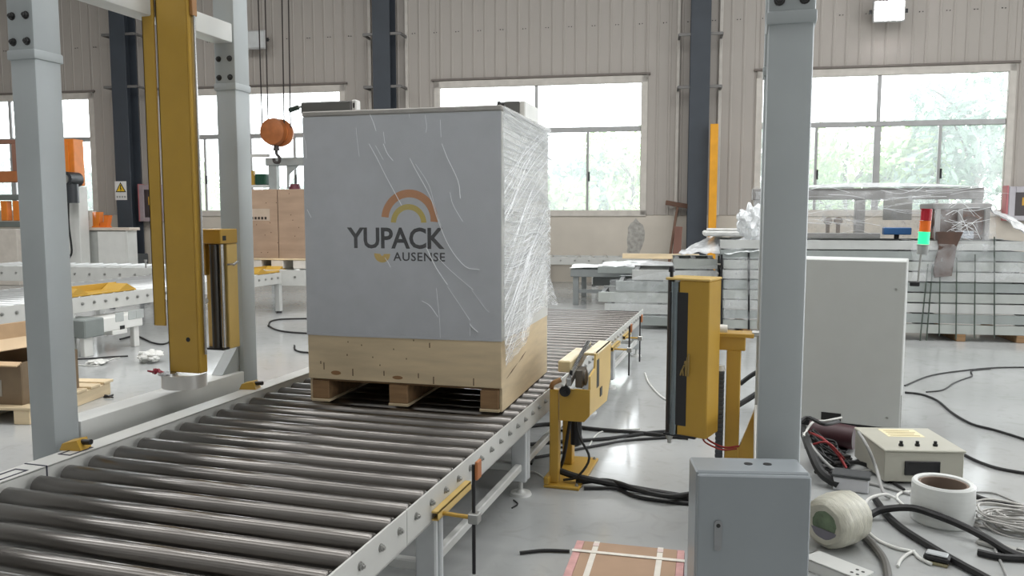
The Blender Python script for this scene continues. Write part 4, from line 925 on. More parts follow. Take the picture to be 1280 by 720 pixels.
drape('film_fold', lambda u, v: (x0 + .3 + (x1 - x0 - .35) * u, -.04 + .22 * v, z1 + .01 + .06 * math.sin(u * 3.1) * math.sin(v * 3.1)), 50, 10, filmwhite, None, parent=up, seed=8, amp=.012, sc_=9)
rg = random.Random(5); b = B()
for k in range(40):
    xa_ = rg.uniform(x0, x1 - .3); za = rg.uniform(.02, z1); b.tube([(xa_, -.085, za), (xa_ + .25, -.09, za + rg.uniform(-.06, .06)), (xa_ + rg.uniform(.4, .8), -.085, za + rg.uniform(-.1, .1))], rg.choice([.0015, .002, .003]), 4, smooth=3)
b.build('film_strands', ridge, up)['kind'] = 'stuff'
# blue box
p = TPn(1115, 297); bb = thing('blue_box', 'small blue control box on a short stem in front of the wrapped portal', 'box', TPn.w(p[0], -.2, TOPR), WA)
zb_ = p[1] - TOPR
b = B(); hwb = abs(tq(1132, 292)[0] - tq(1097, 292)[0]) / 2 * .96
b.ab((-hwb, -.05, max(.05, zb_)), (hwb, .05, max(.05, zb_) + .09), .008); b.build('case', bluep, bb)
b = B(); b.cyl((0, 0, 0), (0, 0, max(.05, zb_)), .03, seg=12); b.build('stem', darkmetal, bb)
# brown wrapped drive machine
dm = thing('drive_machine', 'dark brown drive machine tightly wrapped in clear film on the stack', 'machine', SP.w(SP(1200, 300)[0], .1, TOPR), WA)
dq = lambda px, py: (SP(px, py, -.1)[0] - SP(1200, 300)[0], SP(px, py, -.1)[1] - TOPR)
u0, u1 = dq(1166, 300)[0], dq(1238, 300)[0]; zt = dq(1200, 254)[1]
b = B(); b.ab((u0 + .03, .05, 0.001), (u1 - .05, .5, zt - .06), .02); b.build('gear_housing', rust, dm)
b = B(); b.cyl((u0 + .15, .02, zt * .55), (u0 + .15, .3, zt * .55), .16, seg=20); b.build('sprocket', M('rust_dark', (84, 62, 52), .6, var=.2), dm)
b = B(); b.cyl((u1 - .22, .01, zt * .35), (u1 - .22, .3, zt * .35), .13, seg=20); b.build('sprocket', M('rust_dark', (84, 62, 52)), dm)
b = B(); b.ab((u0, .0, zt - .07), (u1, .55, zt), .01); b.build('top_frame', M('wrap_grey_beam', (140, 138, 136)), dm)
for x in (u0 + .02, (u0 + u1) / 2 - .05, u1 - .07):
    b = B(); b.ab((x, -.01, 0.0), (x + .05, .04, zt - .07), .004); b.build('upright', M('wrap_grey_leg', (158, 156, 154)), dm)
b = B(); ux = dq(1163, 320)[0]; zl_ = dq(1175, 346)[1]
b.prism([(ux + .02, zl_), (ux + .2, zl_ + .02), (ux + .24, -.06), (ux + .3, .1), (ux + .02, .1), (ux + .05, -.08), (ux + .0, zl_ + .1)], 'y', -.14, -.1); b.ab((ux + .04, -.12, .0), (ux + .2, .06, .1), .01); b.build('hanging_bracket', M('rust_dark', (84, 62, 52)), dm)
b = B(); b.ab((u1 - .4, -.05, .02), (u1 - .2, -.03, .11), .004); b.build('white_panel', M('label_panel', (190, 196, 206), .4), dm)
drape('film', lambda u, v: (u0 - .03 + (u1 - u0 + .06) * u, -.06 - .03 * math.sin(v * 3.1), -.35 * (1 - v) + (zt + .02) * v), 30, 24, filmthin, None, parent=dm, seed=12, amp=.03, sc_=7)
b = B()
for k in range(16):
    xa_ = rg.uniform(u0, u1 - .35); za = rg.uniform(0, zt); b.tube([(xa_, -.1, za), (xa_ + .12, -.105, za + rg.uniform(-.08, .08)), (xa_ + rg.uniform(.2, .35), -.1, za + rg.uniform(-.12, .12))], rg.choice([.0015, .002, .003]), 4, smooth=3)
b.build('film_strands', ridge, dm)['kind'] = 'stuff'
# loose sheets
def on(PLN, px, py, off=0): x, z = PLN(px, py, off); return PLN.w(x, -off, z)
def quad(p00, p10, p01, p11): return lambda u, v: (p00 * (1 - u) + p10 * u) * (1 - v) + (p01 * (1 - u) + p11 * u) * v
drape('plastic_sheet', quad(on(SP, 1238, 262, .02), on(SP, 1300, 305, .0), on(SP, 1225, 254, -.8), on(SP, 1300, 290, -.8)), 16, 16, filmwhite, 'white plastic sheet sloping down to the right edge behind the tie rods', seed=2, amp=.04)
drape('plastic_sheet', quad(on(SP, 905, 318, .03), on(SP, 960, 312, .03), on(SP, 905, 302, -.7), on(SP, 960, 272, -.7)), 16, 14, filmwhite, 'white plastic draped over the stack left of the grey post', seed=4, amp=.03)
drape('plastic_sheet', quad(on(SL, 846, 318, .03), on(SL, 902, 316, .03), on(SL, 862, 308, -.7), on(SL, 905, 286, -.7)), 16, 14, filmwhite, 'white plastic folded over the top of the lower stack', seed=6, amp=.03)
drape('plastic_sheet', quad(on(SP, 1140, 352, .05), on(SP, 1290, 352, .05), on(SP, 1140, 305, .04), on(SP, 1290, 305, .04)), 40, 12, filmthin, 'clear film stretched over the upper front of the tall stack', seed=9, amp=.02)
drape('plastic_sheet', quad(on(SP, 905, 400, .05), on(SP, 1010, 400, .05), on(SP, 905, 322, .04), on(SP, 1010, 322, .04)), 30, 14, filmthin, 'clear film on the tall stack front beside the grey post', seed=14, amp=.02)
drape('plastic_sheet', quad(on(SL, 762, 395, .05), on(SL, 898, 400, .05), on(SL, 762, 350, .04), on(SL, 898, 330, .04)), 40, 12, filmthin, 'clear film hanging over the front of the lower stack', seed=15, amp=.03)
# bundle of rolled film and flat package on top
q0 = SP(880, 296, -.5); q1 = SP(936, 290, -.5)
b = B(); Lp = q1[0] - q0[0]; b.ab((0, 0, 0), (Lp, .5, .07), .02); b.ab((.05, .02, .07), (Lp - .1, .48, .1), .015); tag(b.build('flat_package', filmwhite and M('package_white', (205, 205, 202), .35, var=.08, scale=10), None, 35, SP.w(q0[0], .5, TOPR + .02), (0, 0, WA)), 'flat film-wrapped package lying behind the crumpled plastic on the stack', 'package')
def crumple(px, py, PLN, r, lab, name='crumpled_plastic', mt=None, flat=1.0, off=0, loc=None, seed=0):
    b = B(); bmesh.ops.create_icosphere(b.bm, subdivisions=4, radius=r)
    for v in b.bm.verts:
        n = v.co.normalized(); v.co += n * r * (.5 * noise.noise(n * 1.8 + Vector((seed, 0, 0))) + .22 * noise.noise(n * 4 + Vector((0, seed, 0))) + .08 * noise.noise(n * 9)); v.co.z *= flat
    zmn = min(v.co.z for v in b.bm.verts)
    for v in b.bm.verts: v.co.z -= zmn
    L_ = loc if loc is not None else on(PLN, px, py, off)
    return tag(b.build(name, mt or filmwhite, None, 25, L_), lab, 'plastic')
crumple(938, 300, SP, .15, 'crumpled clump of white plastic on the stack beside the grey post', off=-.2, flat=1.25)
# table frame in white plastic, far end of the conveyor
TA = R(0); tb0 = G(716, 381); zt = .60
tf = thing('table_frame', 'grey steel table under a white plastic cover beyond the conveyor end', 'table', (tb0.x, tb0.y, 0), WA)
TWd = 1.6; TDp = 1.5
for x in (.0, TWd - .1):
    for y in (.0, TDp - .1):
        b = B(); b.ab((x, y, .0), (x + .09, y + .09, zt - .12), .005); b.build('leg', M('table_grey', (136, 140, 140), .45), tf)
b = B(); b.ab((-.04, -.02, zt - .13), (TWd, .04, zt - .005), .006); b.ab((-.04, TDp - .04, zt - .13), (TWd, TDp, zt - .005), .006); b.ab((-.04, .04, zt - .13), (.02, TDp - .04, zt - .005), .006); b.ab((TWd - .06, .04, zt - .13), (TWd, TDp - .04, zt - .005), .006); b.build('top_frame', M('table_grey', (136, 140, 140)), tf)
b = B(); b.ab((.09, .02, .2), (TWd - .1, .06, .26), .004); b.ab((.3, .3, .3), (1.0, .7, .44), .01); b.build('lower_rail', M('table_grey', (136, 140, 140)), tf)
drape('plastic_cover', lambda u, v: (-.05 + (TWd + .1) * u, -.04 + TDp * v, zt + .012 + .02 * math.sin(u * 5 + v * 4)), 30, 30, M('cover_white', (236, 236, 234), .35, var=.03), None, parent=tf, seed=21, amp=.02)
tf2p = G(752, 392)
t2 = thing('table_frame', 'grey steel frame with film-draped top in front of the far table', 'table', (tf2p.x, tf2p.y - .1, 0), WA)
for x in (.35, .95):
    b = B(); b.ab((x, .02, 0), (x + .09, .11, .62), .005); b.build('leg', M('table_grey', (136, 140, 140)), t2)
b = B(); b.ab((-.05, 0, .62), (1.15, .06, .72), .006); b.build('front_beam', stackm[1], t2)
b = B(); b.ab((-.05, 1.0, .62), (1.15, 1.06, .72), .006); b.build('rear_beam', stackm[1], t2)
drape('plastic_cover', lambda u, v: (-.02 + 1.15 * u, .0 + 1.05 * v, .73 + .05 * math.sin(u * 3.1) * math.sin(v * 3)), 24, 20, filmwhite, None, parent=t2, seed=23, amp=.03)
# tools against the wall
q = WP(845, 330, .5); tl = thing('wooden_rake', 'long wooden T-handled rake leaning on the wall left of the dark column', 'tool', WP.w(q[0] - .2, -.75, 0), WA)
q2 = WP(845, 257, .15); zz_ = q2[1]
b = B(); b.tube([(0, 0, 0), (.1, .3, zz_ * .5), (.22, .58, zz_)], .03, 8); b.build('handle', M('handle_brown', (120, 92, 76), .7), tl)
b = B(); b.box((.22, .56, zz_ + .02), (.52, .06, .1), .008, rot=(0, R(10), 0)); b.build('head', M('head_brown', (104, 76, 62), .7), tl)
q = WP(848, 283, .6); b = B(); b.ab((-.08, -.02, 0), (.08, .02, q[1]), .005, 0)
tag(b.build('wooden_plank', M('plank_brown', (128, 92, 80), .7, var=.15, stretch=(1, 1, .2)), None, 35, WP.w(q[0] - .06, -.64, 0), (R(-3), R(3), WA)), 'short red-brown plank leaning on the wall beside the dark column', 'plank')
q = WP(892, 200, .66); b = B(); b.ab((-.08, -.05, 0), (.08, .05, WP(892, 155, .66)[1]), .008)
tag(b.build('orange_post', M('post_orange', (232, 164, 44), .4), None, 35, WP.w(q[0], -.66, 0), (0, 0, WA)), 'upright orange-yellow post right of the dark wall column', 'post')
q = WP(725, 320, .8)
b = B(); b.ab((0, 0, 0), (1.35, .12, .09), .006)
tb0_ = on(WP, 778, 317, 3.2)
tag(b.build('timber_beam', wood, None, 35, Vector((tb0_.x, tb0_.y, tb0_.z - .09)), (0, 0, WA)), 'pale timber beam on the far table behind the plastic cover', 'timber')
# fire hose cabinets on the wall
def hose_cab(px0, px1, py0, py1, fm, lab, door):
    o = thing('fire_hose_cabinet', lab, 'fire cabinet', WP.w(WP((px0 + px1) / 2, py0, .25)[0], 0, WP(px0, py1, .25)[1]), WA)
    wd = WP(px1, py0, .25)[0] - WP(px0, py0, .25)[0]; h = WP(px0, py0, .25)[1] - WP(px0, py1, .25)[1]; hw_ = wd / 2
    b = B(); b.ab((-hw_, -.25, 0), (-hw_ + .12, -.02, h), .01); b.ab((hw_ - .12, -.25, 0), (hw_, -.02, h), .01); b.ab((-hw_ + .12, -.25, h - .12), (hw_ - .12, -.02, h), .01); b.ab((-hw_ + .12, -.25, 0), (hw_ - .12, -.02, .1), .01); b.build('frame', fm, o)
    b = B(); b.ab((-hw_ + .12, -.22, .1), (hw_ - .12, -.03, h - .12)); d_ = b.build('door', door, o)
    b = B(); b.ab((-.02, -.225, h * .45), (hw_ - .16, -.219, h * .68)); b.build('label', M('label_yellow', (206, 160, 60), .5), d_)
    b = B(); b.ab((-hw_ - .04, -.24, 0), (-hw_, -.02, h + .02), .008); b.build('side_trim', M('trim_pink', (196, 120, 124), .5), o)
hose_cab(1262, 1300, 233, 276, M('frame_lilac', (190, 186, 192), .5), 'framed fire hose cabinet with pink edge at the right end of the wall', M('door_dark', (66, 58, 60), .4))
hose_cab(173, 196, 231, 277, M('frame_mauve', (170, 156, 160), .5), 'mauve framed fire hose cabinet on the wall beside the left dark column', M('door_dark', (66, 58, 60)))
# floodlights high on the wall
def flood(px, py, lab, lit):
    x, z = WP(px, py, .3); o = thing('floodlight', lab, 'floodlight', WP.w(x, 0, z), WA)
    b = B(); b.ab((-.3, -.34, -.21), (.3, -.26, .21), .02); b.build('housing', M('flood_body', (196, 196, 196) if lit else (60, 60, 62), .4), o)
    b = B(); b.ab((-.27, -.352, -.18), (.27, -.341, .18), .004); b.build('lens', M('flood_lit', (255, 255, 255), .4, emit=14) if lit else M('flood_off', (214, 216, 216), .3), o)
    b = B(); b.ab((-.05, -.26, -.03), (.05, .0, .03)); b.ab((-.36, -.29, -.04), (-.31, -.27, .04)); b.ab((.31, -.29, -.04), (.36, -.27, .04)); b.build('bracket', darkmetal, o)
    if lit:
        l = bpy.data.lights.new('floodlight_beam', 'AREA'); l.shape = 'RECTANGLE'; l.size = .5; l.size_y = .34; l.energy = 60
        lo = bpy.data.objects.new('floodlight_beam', l); col.objects.link(lo); lo.parent = o; lo.location = (0, -.37, 0); lo.rotation_euler = (R(90), 0, 0)
flood(1111, 14, 'lit white floodlight high on the wall above the wide window', True)
flood(317, 50, 'unlit floodlight on the wall left of the hoist ropes', False)

# ================================================================== left background
def side_conveyor(label, loc, ang, L, Wd, H, pitch, ph, legs, rmat, hl=True, rr=.035):
    c = thing('roller_conveyor', label, 'conveyor', loc, ang, 'conveyors in the background')
    for y in (0, Wd):                       # local x = length, y = across (left)
        b = B(); b.ab((0, y - .006, H - ph), (L, y + .006, H), .002); sr = b.build('side_rail', rail_white if y == 0 else frame_white, c)
        b = B()
        if y == 0:
            k = 0
            while .1 + k * pitch < L: bolt(sr, (.1 + k * pitch, -.006, H - ph * .45), (0, -1, 0), 1.3); k += max(1, int(.3 / pitch))
    rm = roller_mesh(Wd - .03, rr, 'roller'); rm.materials[0] = rmat; k = 0
    while .1 + k * pitch < L:
        ob('roller', rm, c, (.1 + k * pitch, Wd / 2, H - rr * .8), (0, 0, R(90))); k += 1
    for x in legs:
        for y in (.05, Wd - .05):
            b = B(); b.ab((x - .04, y - .04, .03), (x + .04, y + .04, H - ph + .01), .005); lg = b.build('leg', frame_white, c)
            b = B(); b.cyl((x, y, 0), (x, y, .03), .05, .03, 12); b.build('levelling_foot', darkmetal, lg)
    return c
pale_roll = M('roller_pale', (196, 198, 198), .35, .5)
XB = -6.87; HB = .62
side_conveyor('white roller conveyor at the left running away past the grey posts', (XB, 4.0, 0), R(90), 7.3, 1.55, HB, .16, .165, (1.2, 2.7, 4.6, 6.6), pale_roll)
# yellow guide trays on it
def tray(px0, px1, py, lab, dx=.0):
    a = G(px0, py, HB); y0 = G(px0, py, HB).y; y1 = G(px1, py - (px1 - px0) * .12, HB).y; Ln = y1 - y0
    o = thing('guide_tray', lab, 'guide tray', (XB - .02, y0, HB), R(90))
    b = B(); b.ab((0, .0, 0.002), (Ln, .28, .02), .004); b.build('base', yellow, o)
    b = B(); b.ab((.0, .28, .002), (Ln, .292, .09), .004); b.build('back_lip', yellow, o)
    for x in (.0, Ln - .25):
        b = B(); b.prism([(x, .02), (x + .25, .02), (x + .12, .09)], 'y', .01, .27); b.build('end_cheek', yellow, o)
traym = None
tray(97, 181, 373, 'yellow guide tray on the near rail of the left conveyor')
tray(324, 362, 344, 'yellow guide tray on the left conveyor seen just left of the crate')
# drive unit below it
dp_ = G(112, 447)
du = thing('drive_unit', 'white drive unit with grey gearbox under the left conveyor', 'drive unit', (XB + .1, 7.0, 0), R(90))
def dux(px, py): p = atX(px, py, XB + .12); return p.y - 7.0, p.z
y0_, z0_ = dux(97, 423); y1_, z1_ = dux(121, 396)
b = B(); b.ab((y0_, -.12, z0_), (y1_, .2, z1_), .012); b.build('gearbox', M('gearbox_grey', (128, 134, 132), .45), du)
ya, za = dux(122, 421); yb_, zb__ = dux(171, 390)
b = B(); b.ab((ya, -.1, za + .05), (yb_, .2, zb__), .008); b.ab((ya + .12, -.11, za), (yb_ - .25, .18, za + .05), .006); bd = b.build('housing', white, du)
for t in (.3, .62, .82):
    b = B(); x = ya + (yb_ - ya) * t; b.ab((x, -.106, za + .14), (x + .12, -.099, za + .24), .004); b.build('cover_panel', M('panel_grey', (176, 180, 178), .5), bd)
b = B(); b.ab((ya + .3, -.108, za + .05), (yb_ - .35, -.099, za + .09)); b.build('slot', dark, bd)
xl_, zl_ = dux(108, 446)
b = B(); b.ab((xl_ - .06, -.06, 0), (xl_ + .06, .0, za + .06), .005); b.build('support_leg', white, du)
b = B(); b.ab((yb_ - .1, -.06, 0), (yb_ - .02, .0, za + .06), .005); b.build('support_leg', white, du)
# cross conveyor parallel to the wall
pc = G(-40, 332, .66); CA = Plane(pc, WA)
side_conveyor('grey cross conveyor in front of the wall, left of the crate', (pc.x, pc.y, 0), WA, 8.2, 1.0, .66, .27, .24, (.4, 2.6, 5.0, 7.6), M('roller_light', (206, 208, 206), .4, .2), rr=.05)
pc2 = G(660, 321, .6)
side_conveyor('grey cross conveyor near the wall, right of the crate', (pc2.x, pc2.y, 0), WA, 2.6, .8, .6, .3, .16, (.3, 1.4, 2.4), M('roller_light', (206, 208, 206)), rr=.05)
p = CA(181, 326)
b = B(); b.cyl((0, 0, 0), (0, 0, .1), .012, seg=8); b.cyl((0, 0, .1), (0, 0, .13), .025, seg=10)
tag(b.build('sensor_post', galv, None, 35, CA.w(p[0], .02, .66)), 'tiny sensor post standing on the edge of the left cross conveyor', 'sensor')
# wooden crate with stencil
PC = Plane(CA.w(0, .1, 0), WA)
x0, z1 = PC(300, 237); x1 = x0 + 1.25
wc = thing('wooden_crate', 'tall plywood crate with stencil label standing on the cross conveyor', 'crate', PC.w(x0, 0, .801), WA)
hC = z1 - .8
xm = PC(347, 260)[0] - x0
plyb = M('crate_ply', (168, 142, 120), .65, var=.1, scale=2, stretch=(1, 1, 5))
for xa_, xc_ in ((0, xm - .006), (xm + .006, x1 - x0)):
    b = B(); b.ab((xa_, 0, .03), (xc_, .02, hC), .003); b.build('front_panel', plyb, wc)
b = B(); b.ab((.005, .021, .02), (x1 - x0 - .005, .8, hC - .006)); b.build('crate_body', M('crate_dark', (96, 78, 64), .7), wc)
b = B(); b.ab((-.005, -.006, 0), (x1 - x0 + .005, .82, .028), .004); b.build('sole', wood, wc)
for xk in (.12, .48, .84):
    b = B(); b.ab((xk, .0, -.128), (xk + .2, .8, -.001), .006); b.build('skid', M('skid_pale', (214, 208, 200), .6), wc)
lx0, lz0 = PC(312, 276); lx1, lz1 = PC(337, 261)
b = B(); b.ab((lx0 - x0, -.002, lz0 - .8), (lx1 - x0, .001, lz1 - .8)); lb = b.build('label', M('stencil_pale', (186, 168, 150), .7), wc)
b = B()
for k in range(5):
    x = lx0 - x0 + .03 + k * .055; b.ab((x, -.004, lz0 - .8 + .02), (x + .035, -.002, lz0 - .8 + .06))
b.build('stencil_mark', M('stencil_black', (50, 42, 36), .7), lb, 0)
b = B()
for k in range(16): x, z = rnd(.05, x1 - x0 - .1), rnd(.1, hC - .05); b.cyl((x, -.002, z), (x, .002, z), .008, seg=6)
b.build('nail_heads', woodk, wc)['kind'] = 'stuff'
# orange gantry machine
GP = Plane(G(60, 357), WA)
gz = lambda py, px=60: GP(px, py)[1]
og = thing('palletising_gantry', 'orange and grey gantry machine behind the near left post', 'machine', GP.w(GP(88, 268)[0], 0, 0), WA)
ogx = lambda px, py=268: GP(px, py)[0] - GP(88, 268)[0]
b = B(); b.ab((ogx(78), 0, gz(232)), (ogx(96), .3, gz(174)), .01); b.ab((ogx(82), -.02, gz(232)), (ogx(90), 0, gz(178)), .004); b.build('orange_column', orange, og)
b = B(); b.ab((ogx(78), .02, 0), (ogx(98), .3, gz(233)), .01); b.build('lower_column', white, og)
b = B(); b.ab((ogx(-30), .1, gz(227)), (ogx(78), .3, gz(213)), .01); b.build('orange_beam', M('beam_brown_orange', (180, 110, 62), .45), og)
b = B(); b.ab((ogx(-30), .1, gz(178)), (ogx(78), .25, gz(173)), .01); b.build('upper_beam', M('beam_brown', (150, 108, 90), .5), og)
b = B(); b.ab((ogx(14), .1, gz(213)), (ogx(21), .25, gz(178)), .01); b.build('strut', M('beam_brown', (150, 108, 90)), og)
for y0p, y1p in ((250, 243), (284, 277)):
    b = B(); b.ab((ogx(-30), -.05, gz(y0p)), (ogx(60), .1, gz(y1p)), .01); b.build('grey_beam', M('gantry_grey', (110, 116, 112), .5), og)
for px in (3, 18, 30):
    b = B(); b.ab((ogx(px), -.04, gz(276)), (ogx(px + 8), .1, gz(251)), .01); b.build('orange_block', orange, og)
b = B(); b.ab((ogx(-30), -.1, 0), (ogx(24), .5, gz(287)), .01); b.build('white_base', M('gantry_base', (214, 206, 196), .5), og)
b = B(); cx_, cz_ = ogx(99), gz(225); b.cyl((cx_, -.35, cz_), (cx_, .0, cz_), .15, seg=18); b.ab((cx_ - .18, -.2, cz_ - .1), (cx_ - .02, -.02, cz_ + .1), .02); b.cyl((cx_, -.37, cz_), (cx_, -.35, cz_), .09, seg=16, m=1); mo = b.build('gear_motor', [M('motor_black', (46, 50, 54), .4), galv], og)
b = B(); b.cyl((cx_ + .02, -.22, gz(254)), (cx_ + .02, -.22, cz_ - .1), .14, seg=18); b.ab((cx_ - .17, -.18, gz(248)), (cx_ - .08, -.06, gz(240)), .01); b.build('motor_body', M('motor_black', (46, 50, 54)), mo)
b = B(); b.tube([(cx_ - .14, -.12, gz(248)), (cx_ - .16, -.12, gz(280)), (cx_ - .12, -.12, gz(312)), (cx_ - .2, -.1, gz(322))], .02, 7); b.build('motor_cable', dark, mo)
# white cabinet with orange parts
KP = Plane(G(130, 356), WA); kz = lambda py: KP(130, py)[1]
x0, x1, xm = KP(101, 300)[0], KP(160, 300)[0], KP(122, 300)[0]
kc = thing('parts_cabinet', 'white parts cabinet in front of the left dark column', 'cabinet', KP.w(x0, 0, 0), WA)
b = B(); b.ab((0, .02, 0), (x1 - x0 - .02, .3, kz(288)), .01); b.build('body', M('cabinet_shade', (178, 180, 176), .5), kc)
b = B(); b.ab((xm - x0, 0, .05), (x1 - x0 - .05, .02, kz(289)), .006); b.build('door', white, kc)
b = B(); b.ab((x1 - x0 - .045, -.01, 0), (x1 - x0, .3, kz(288)), .005); b.build('side_panel', white, kc)
b = B(); b.ab((-.06, -.03, kz(288)), (x1 - x0 + .06, .33, kz(284.5)), .006); b.build('worktop', M('worktop_cream', (214, 200, 186), .5), kc)
topz = kz(284.5)
for k, (pa, pb_, py, mt, lab) in enumerate(((96, 104, 276, yellow, 'yellow block at the left end of the white cabinet top'), (105, 112, 264, M('part_white', (226, 216, 208), .5), 'tall white machined part on the cabinet top'), (113, 120, 265, orange, 'orange part beside the white one on the cabinet top'), (122, 130, 269, M('part_orange_deep', (226, 116, 30), .5), 'deep orange angled part on the cabinet top'))):
    xa_, xc_ = KP(pa, 280)[0], KP(pb_, 280)[0]; h = KP(pa, py)[1] - topz; wd = xc_ - xa_
    b = B(); b.prism([(-wd / 2, 0), (wd / 2, 0), (wd / 2 + .02 * k, h), (wd * .1, h), (wd * .05, h * .45), (-wd / 2, h * .4 if k % 2 else h)], 'y', -.06, .06); b.ab((-wd / 2 - .02, -.08, 0), (wd / 2 + .02, .08, .03), .004)
    tag(b.build('machine_part', mt, None, 35, KP.w((xa_ + xc_) / 2, .14, topz), (0, 0, WA)), lab, 'machine part', 'parts on the white cabinet')
b = B()
for k in range(7): b.box((k * .09, rnd(-.05, .05), .02), (.06, .05, .04), .006)
# warning sign on the first column
sx0, sz0 = WP(143.5, 250, .53); sx1, sz1 = WP(157, 226.5, .53)
sg = thing('warning_sign', 'white warning sign with yellow triangle on the left dark column', 'sign', WP.w((sx0 + sx1) / 2, -.5, sz0), WA)
hw_ = (sx1 - sx0) / 2; hs = sz1 - sz0
b = B(); b.ab((-hw_, -.008, 0), (hw_, 0, hs), .002); b.build('plate', M('sign_white', (224, 224, 222), .4), sg)
def tri(s, y, mt, nm):
    b = B(); c = hs * .60; r = hs * .3 * s
    b.prism([(r * math.cos(R(a)), c + r * .98 * math.sin(R(a))) for a in (90, 210, 330)], 'y', y - .001, y); b.build(nm, mt, sg, 0)
tri(1.22, -.0085, M('sign_black', (24, 24, 24), .5), 'triangle_border'); tri(.9, -.0098, M('sign_yellow', (236, 196, 40), .5), 'triangle')
b = B(); zc = hs * .58; b.prism([(-.01, zc + .1), (.022, zc + .1), (.004, zc + .02), (.024, zc + .02), (-.012, zc - .09), (-.002, zc - .0), (-.022, zc - .0)], 'y', -.0118, -.0108); b.build('bolt_symbol', M('sign_black', (24, 24, 24)), sg, 0)
for k in range(4):
    x = -hw_ * .78 + k * hw_ * .43; b = B(); s_ = hw_ * .3; z = hs * .1
    b.ab((x, -.0095, z + s_ * .9), (x + s_, -.0082, z + s_ * 1.05)); b.ab((x, -.0095, z + s_ * .45), (x + s_, -.0082, z + s_ * .6)); b.ab((x + s_ * .42, -.0095, z), (x + s_ * .58, -.0082, z + s_ * 1.2)); b.build('character', M('sign_black', (24, 24, 24)), sg, 0)
# hoist pulley block on ropes
HP = Plane(G(346, 352), WA)
hx_, hz_ = HP(345, 165)
hb = thing('pulley_block', 'orange round hoist pulley block hanging on dark ropes left of the crate', 'pulley block', HP.w(hx_, 0, hz_), WA)
rP = abs(HP(361, 165)[0] - HP(329, 165)[0]) / 2
b = B(); b.cyl((-.03, -.14, 0), (-.03, -.02, .0), rP * .92, rP, 28); b.cyl((-.03, -.16, 0), (-.03, -.14, 0), rP * .7, rP * .92, 28); b.build('front_sheave', M('pulley_orange', (172, 102, 54), .5, var=.15), hb)
b = B(); b.cyl((.09, .02, -.02), (.09, .14, -.02), rP, rP * .9, 28); b.build('rear_sheave', M('pulley_orange', (172, 102, 54)), hb)
b = B(); b.cyl((.03, -.02, -.01), (.03, .02, -.01), rP * .8, seg=24); b.build('spacer', M('pulley_gap', (228, 150, 90), .4), hb)
zk = HP(343, 203)[1] - hz_
b = B(); b.cyl((0, 0, -rP - .1), (0, 0, -rP + .05), .07, .05, 12); b.tube([(0, 0, -rP - .08), (.0, 0, zk * .72), (.07, 0, zk * .85), (.05, 0, zk), (-.05, 0, zk * .98), (-.07, 0, zk * .86)], .035, 8); b.build('hook', M('hook_dark', (62, 56, 54), .5), hb)
for px_t, px_b in ((322, 327), (332, 335), (354, 355), (362, 363)):
    xt = HP(px_t, 0)[0] - hx_; xb__ = HP(px_b, 150)[0] - hx_
    xb__ = max(-rP - .02, min(rP + .08, xb__)); b = B(); b.tube([(xb__, 0, rP * .3), (xb__ + (xt - xb__) * .5, 0, 3.0), (xt * 1.0, 0, HT - hz_ - .05)], .016, 6, smooth=2); b.build('rope', M('rope_dark', (58, 52, 50), .6), hb)
# grey small gantry behind the crate
QP = Plane(G(350, 350), WA); qo = QP(340, 268)[0]
gg = thing('lifting_frame', 'grey steel lifting frame with green motor behind the plywood crate', 'machine', QP.w(qo, 0, 0), WA)
qx = lambda px: QP(px, 220)[0] - qo; qz = lambda py: QP(345, py)[1]
gm_ = M('gantry_pale', (170, 174, 172), .45)
b = B(); b.ab((qx(332), 0, qz(207)), (qx(420), .2, qz(197)), .01); b.build('top_beam', gm_, gg)
for pa, pb_ in ((335, 345), (408, 418)):
    b = B(); b.ab((qx(pa), .02, 0), (qx(pb_), .18, qz(207)), .01); b.build('post', gm_, gg)
b = B(); b.prism([(qx(357), qz(207)), (qx(372), qz(207)), (qx(360), qz(218)), (qx(359), qz(236)), (qx(357), qz(236))], 'y', .05, .1); b.build('brace', gm_, gg)
b = B(); b.ab((qx(306), -.05, qz(234)), (qx(335), .2, qz(231)), .006); b.build('motor_shelf', white, gg)
b = B(); b.ab((qx(306), .02, qz(196)), (qx(336), .1, qz(192)), .006); b.build('side_arm', white, gg)
b = B(); b.ab((qx(319), -.03, qz(231)), (qx(333), .18, qz(217)), .02); mo = b.build('motor', greenp, gg)
for k in range(5): b = B(); x = qx(320) + k * (qx(333) - qx(320)) / 5; b.ab((x, -.045, qz(230)), (x + .02, -.03, qz(219))); b.build('cooling_fin', greenp, mo)
b = B(); b.ab((qx(309), -.02, qz(231)), (qx(318.5), .15, qz(218)), .01); b.ab((qx(311), .0, qz(218)), (qx(317), .1, qz(213)), .005, 1); b.build('brake', [yellow, dark], gg)
b = B(); b.cyl((qx(366), .1, qz(238)), (qx(366), .1, qz(230)), .14, .1, 16); b.build('red_drum', M('drum_maroon', (110, 50, 60), .5), gg)
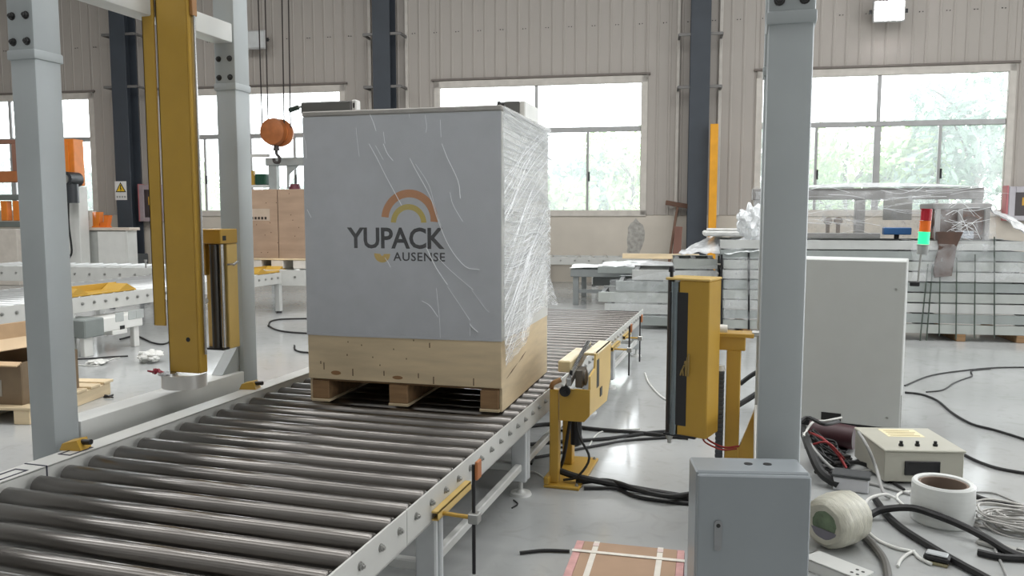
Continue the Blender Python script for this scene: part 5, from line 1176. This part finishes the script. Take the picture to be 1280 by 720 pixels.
# pallet with boxes, lower left
pp_ = G(20, 517)
pl = thing('wooden_pallet', 'wooden pallet on the floor at the left edge behind the near post', 'pallet', (pp_.x - .25, pp_.y + .15, 0), R(12))
for x in (-.55, 0, .42):
    b = B(); b.ab((x, -.5, .0), (x + .12, .5, .10), .004); b.build('block_runner', wood if x else M('pale_block', (206, 202, 192), .7), pl)
for k in range(6):
    y = -.5 + k * .18; b = B(); b.ab((-.56, y, .101), (.55, y + .13, .122), .003); b.build('deck_board', wood, pl)
bxo = thing('open_carton', 'dark open cardboard box standing on the left wooden pallet', 'carton', pl.matrix_basis @ Vector((.1, -.1, .123)), R(8))
cbm = M('carton_olive', (122, 104, 82), .75, var=.1)
for a_, c_ in (((-.4, -.3, 0), (.36, -.292, .31)), ((-.4, .292, 0), (.36, .3, .31)), ((-.4, -.29, 0), (-.392, .29, .31)), ((.352, -.29, 0), (.36, .29, .31)), ((-.39, -.29, 0), (.35, .29, .008))):
    b = B(); b.ab(a_, c_, .001); b.build('wall_panel', cbm, bxo)
b = B(); b.box((-.02, -.31, .3), (.76, .06, .012), .002, rot=(R(20), 0, 0)); b.build('flap', M('carton_edge', (196, 168, 132), .7), bxo)
b = B(); b.ab((-.3, -.303, .06), (.2, -.3, .18)); b.build('tape_label', M('tape_grey', (150, 144, 134), .4), bxo)
cb2 = thing('tipped_carton', 'light brown carton tipped on top of the dark open box', 'carton', pl.matrix_basis @ Vector((.0, -.1, .436)), R(-6))
b = B(); b.box((-.05, 0, .1), (.55, .4, .16), .004, rot=(0, R(-10), 0)); zm = min(v.co.z for v in b.bm.verts)
for v in b.bm.verts: v.co.z -= zm
b.build('box', M('carton_light', (190, 158, 122), .75, var=.08), cb2)
b = B(); b.box((.26, -.02, .1), (.1, .36, .01), .002, rot=(0, R(50), 0)); b.build('flap', M('carton_pale', (212, 186, 152), .7), cb2)
# litter on the floor
scrapm = M('scrap_white', (214, 214, 210), .4, var=.06)
for px, py, r, fl_, lab, sd in ((187, 453, .11, .5, 'crumpled white plastic scrap on the floor left of the yellow mast', 1), (104, 496, .11, .35, 'flat white plastic scrap on the floor behind the base beam', 2), (120, 492, .07, .35, 'small white plastic scrap next to the flat scrap', 5), (122, 455, .09, .2, 'grey plastic scrap on the floor under the drive unit', 7)):
    crumple(0, 0, None, r, lab, 'plastic_scrap', scrapm, fl_, loc=G(px, py), seed=sd)
b = B()
for k in range(5): b.tube([(rnd(-.06, .06), rnd(-.03, .03), .008), (rnd(-.03, .03), rnd(-.02, .02), .02), (rnd(-.06, .06), rnd(-.03, .03), .008)], .007, 6)
tag(b.build('cable_scrap', dark, None, 40, G(136, 497)), 'tiny black cable scrap on the floor beside the white scraps', 'scrap')
cable([(336, 408), (338, 402), (352, 399), (390, 398)], .011, dark, 'black cable loop on the floor just left of the crate')
cable([(335, 407), (345, 412), (360, 415), (390, 417)], .011, dark, 'lower black cable on the floor left of the crate')
cable([(368, 432), (369, 437), (377, 440), (395, 441)], .01, dark, 'short black cable end at the crate left edge')
cable([(150, 424), (170, 420), (190, 428), (205, 430), (215, 425)], .01, dark, 'dark cable coil on the floor left of the mast')
cable([(92, 449), (115, 448), (140, 446), (160, 445)], .008, dark, 'dark cable lying below the left drive unit')
cable([(95, 456), (120, 457), (140, 449), (150, 447)], .006, whitec, 'white cable lying below the left drive unit')
cable([(642, 625), (647, 630), (640, 635)], .004, dark, 'tiny wire curl on the floor near the conveyor foot')
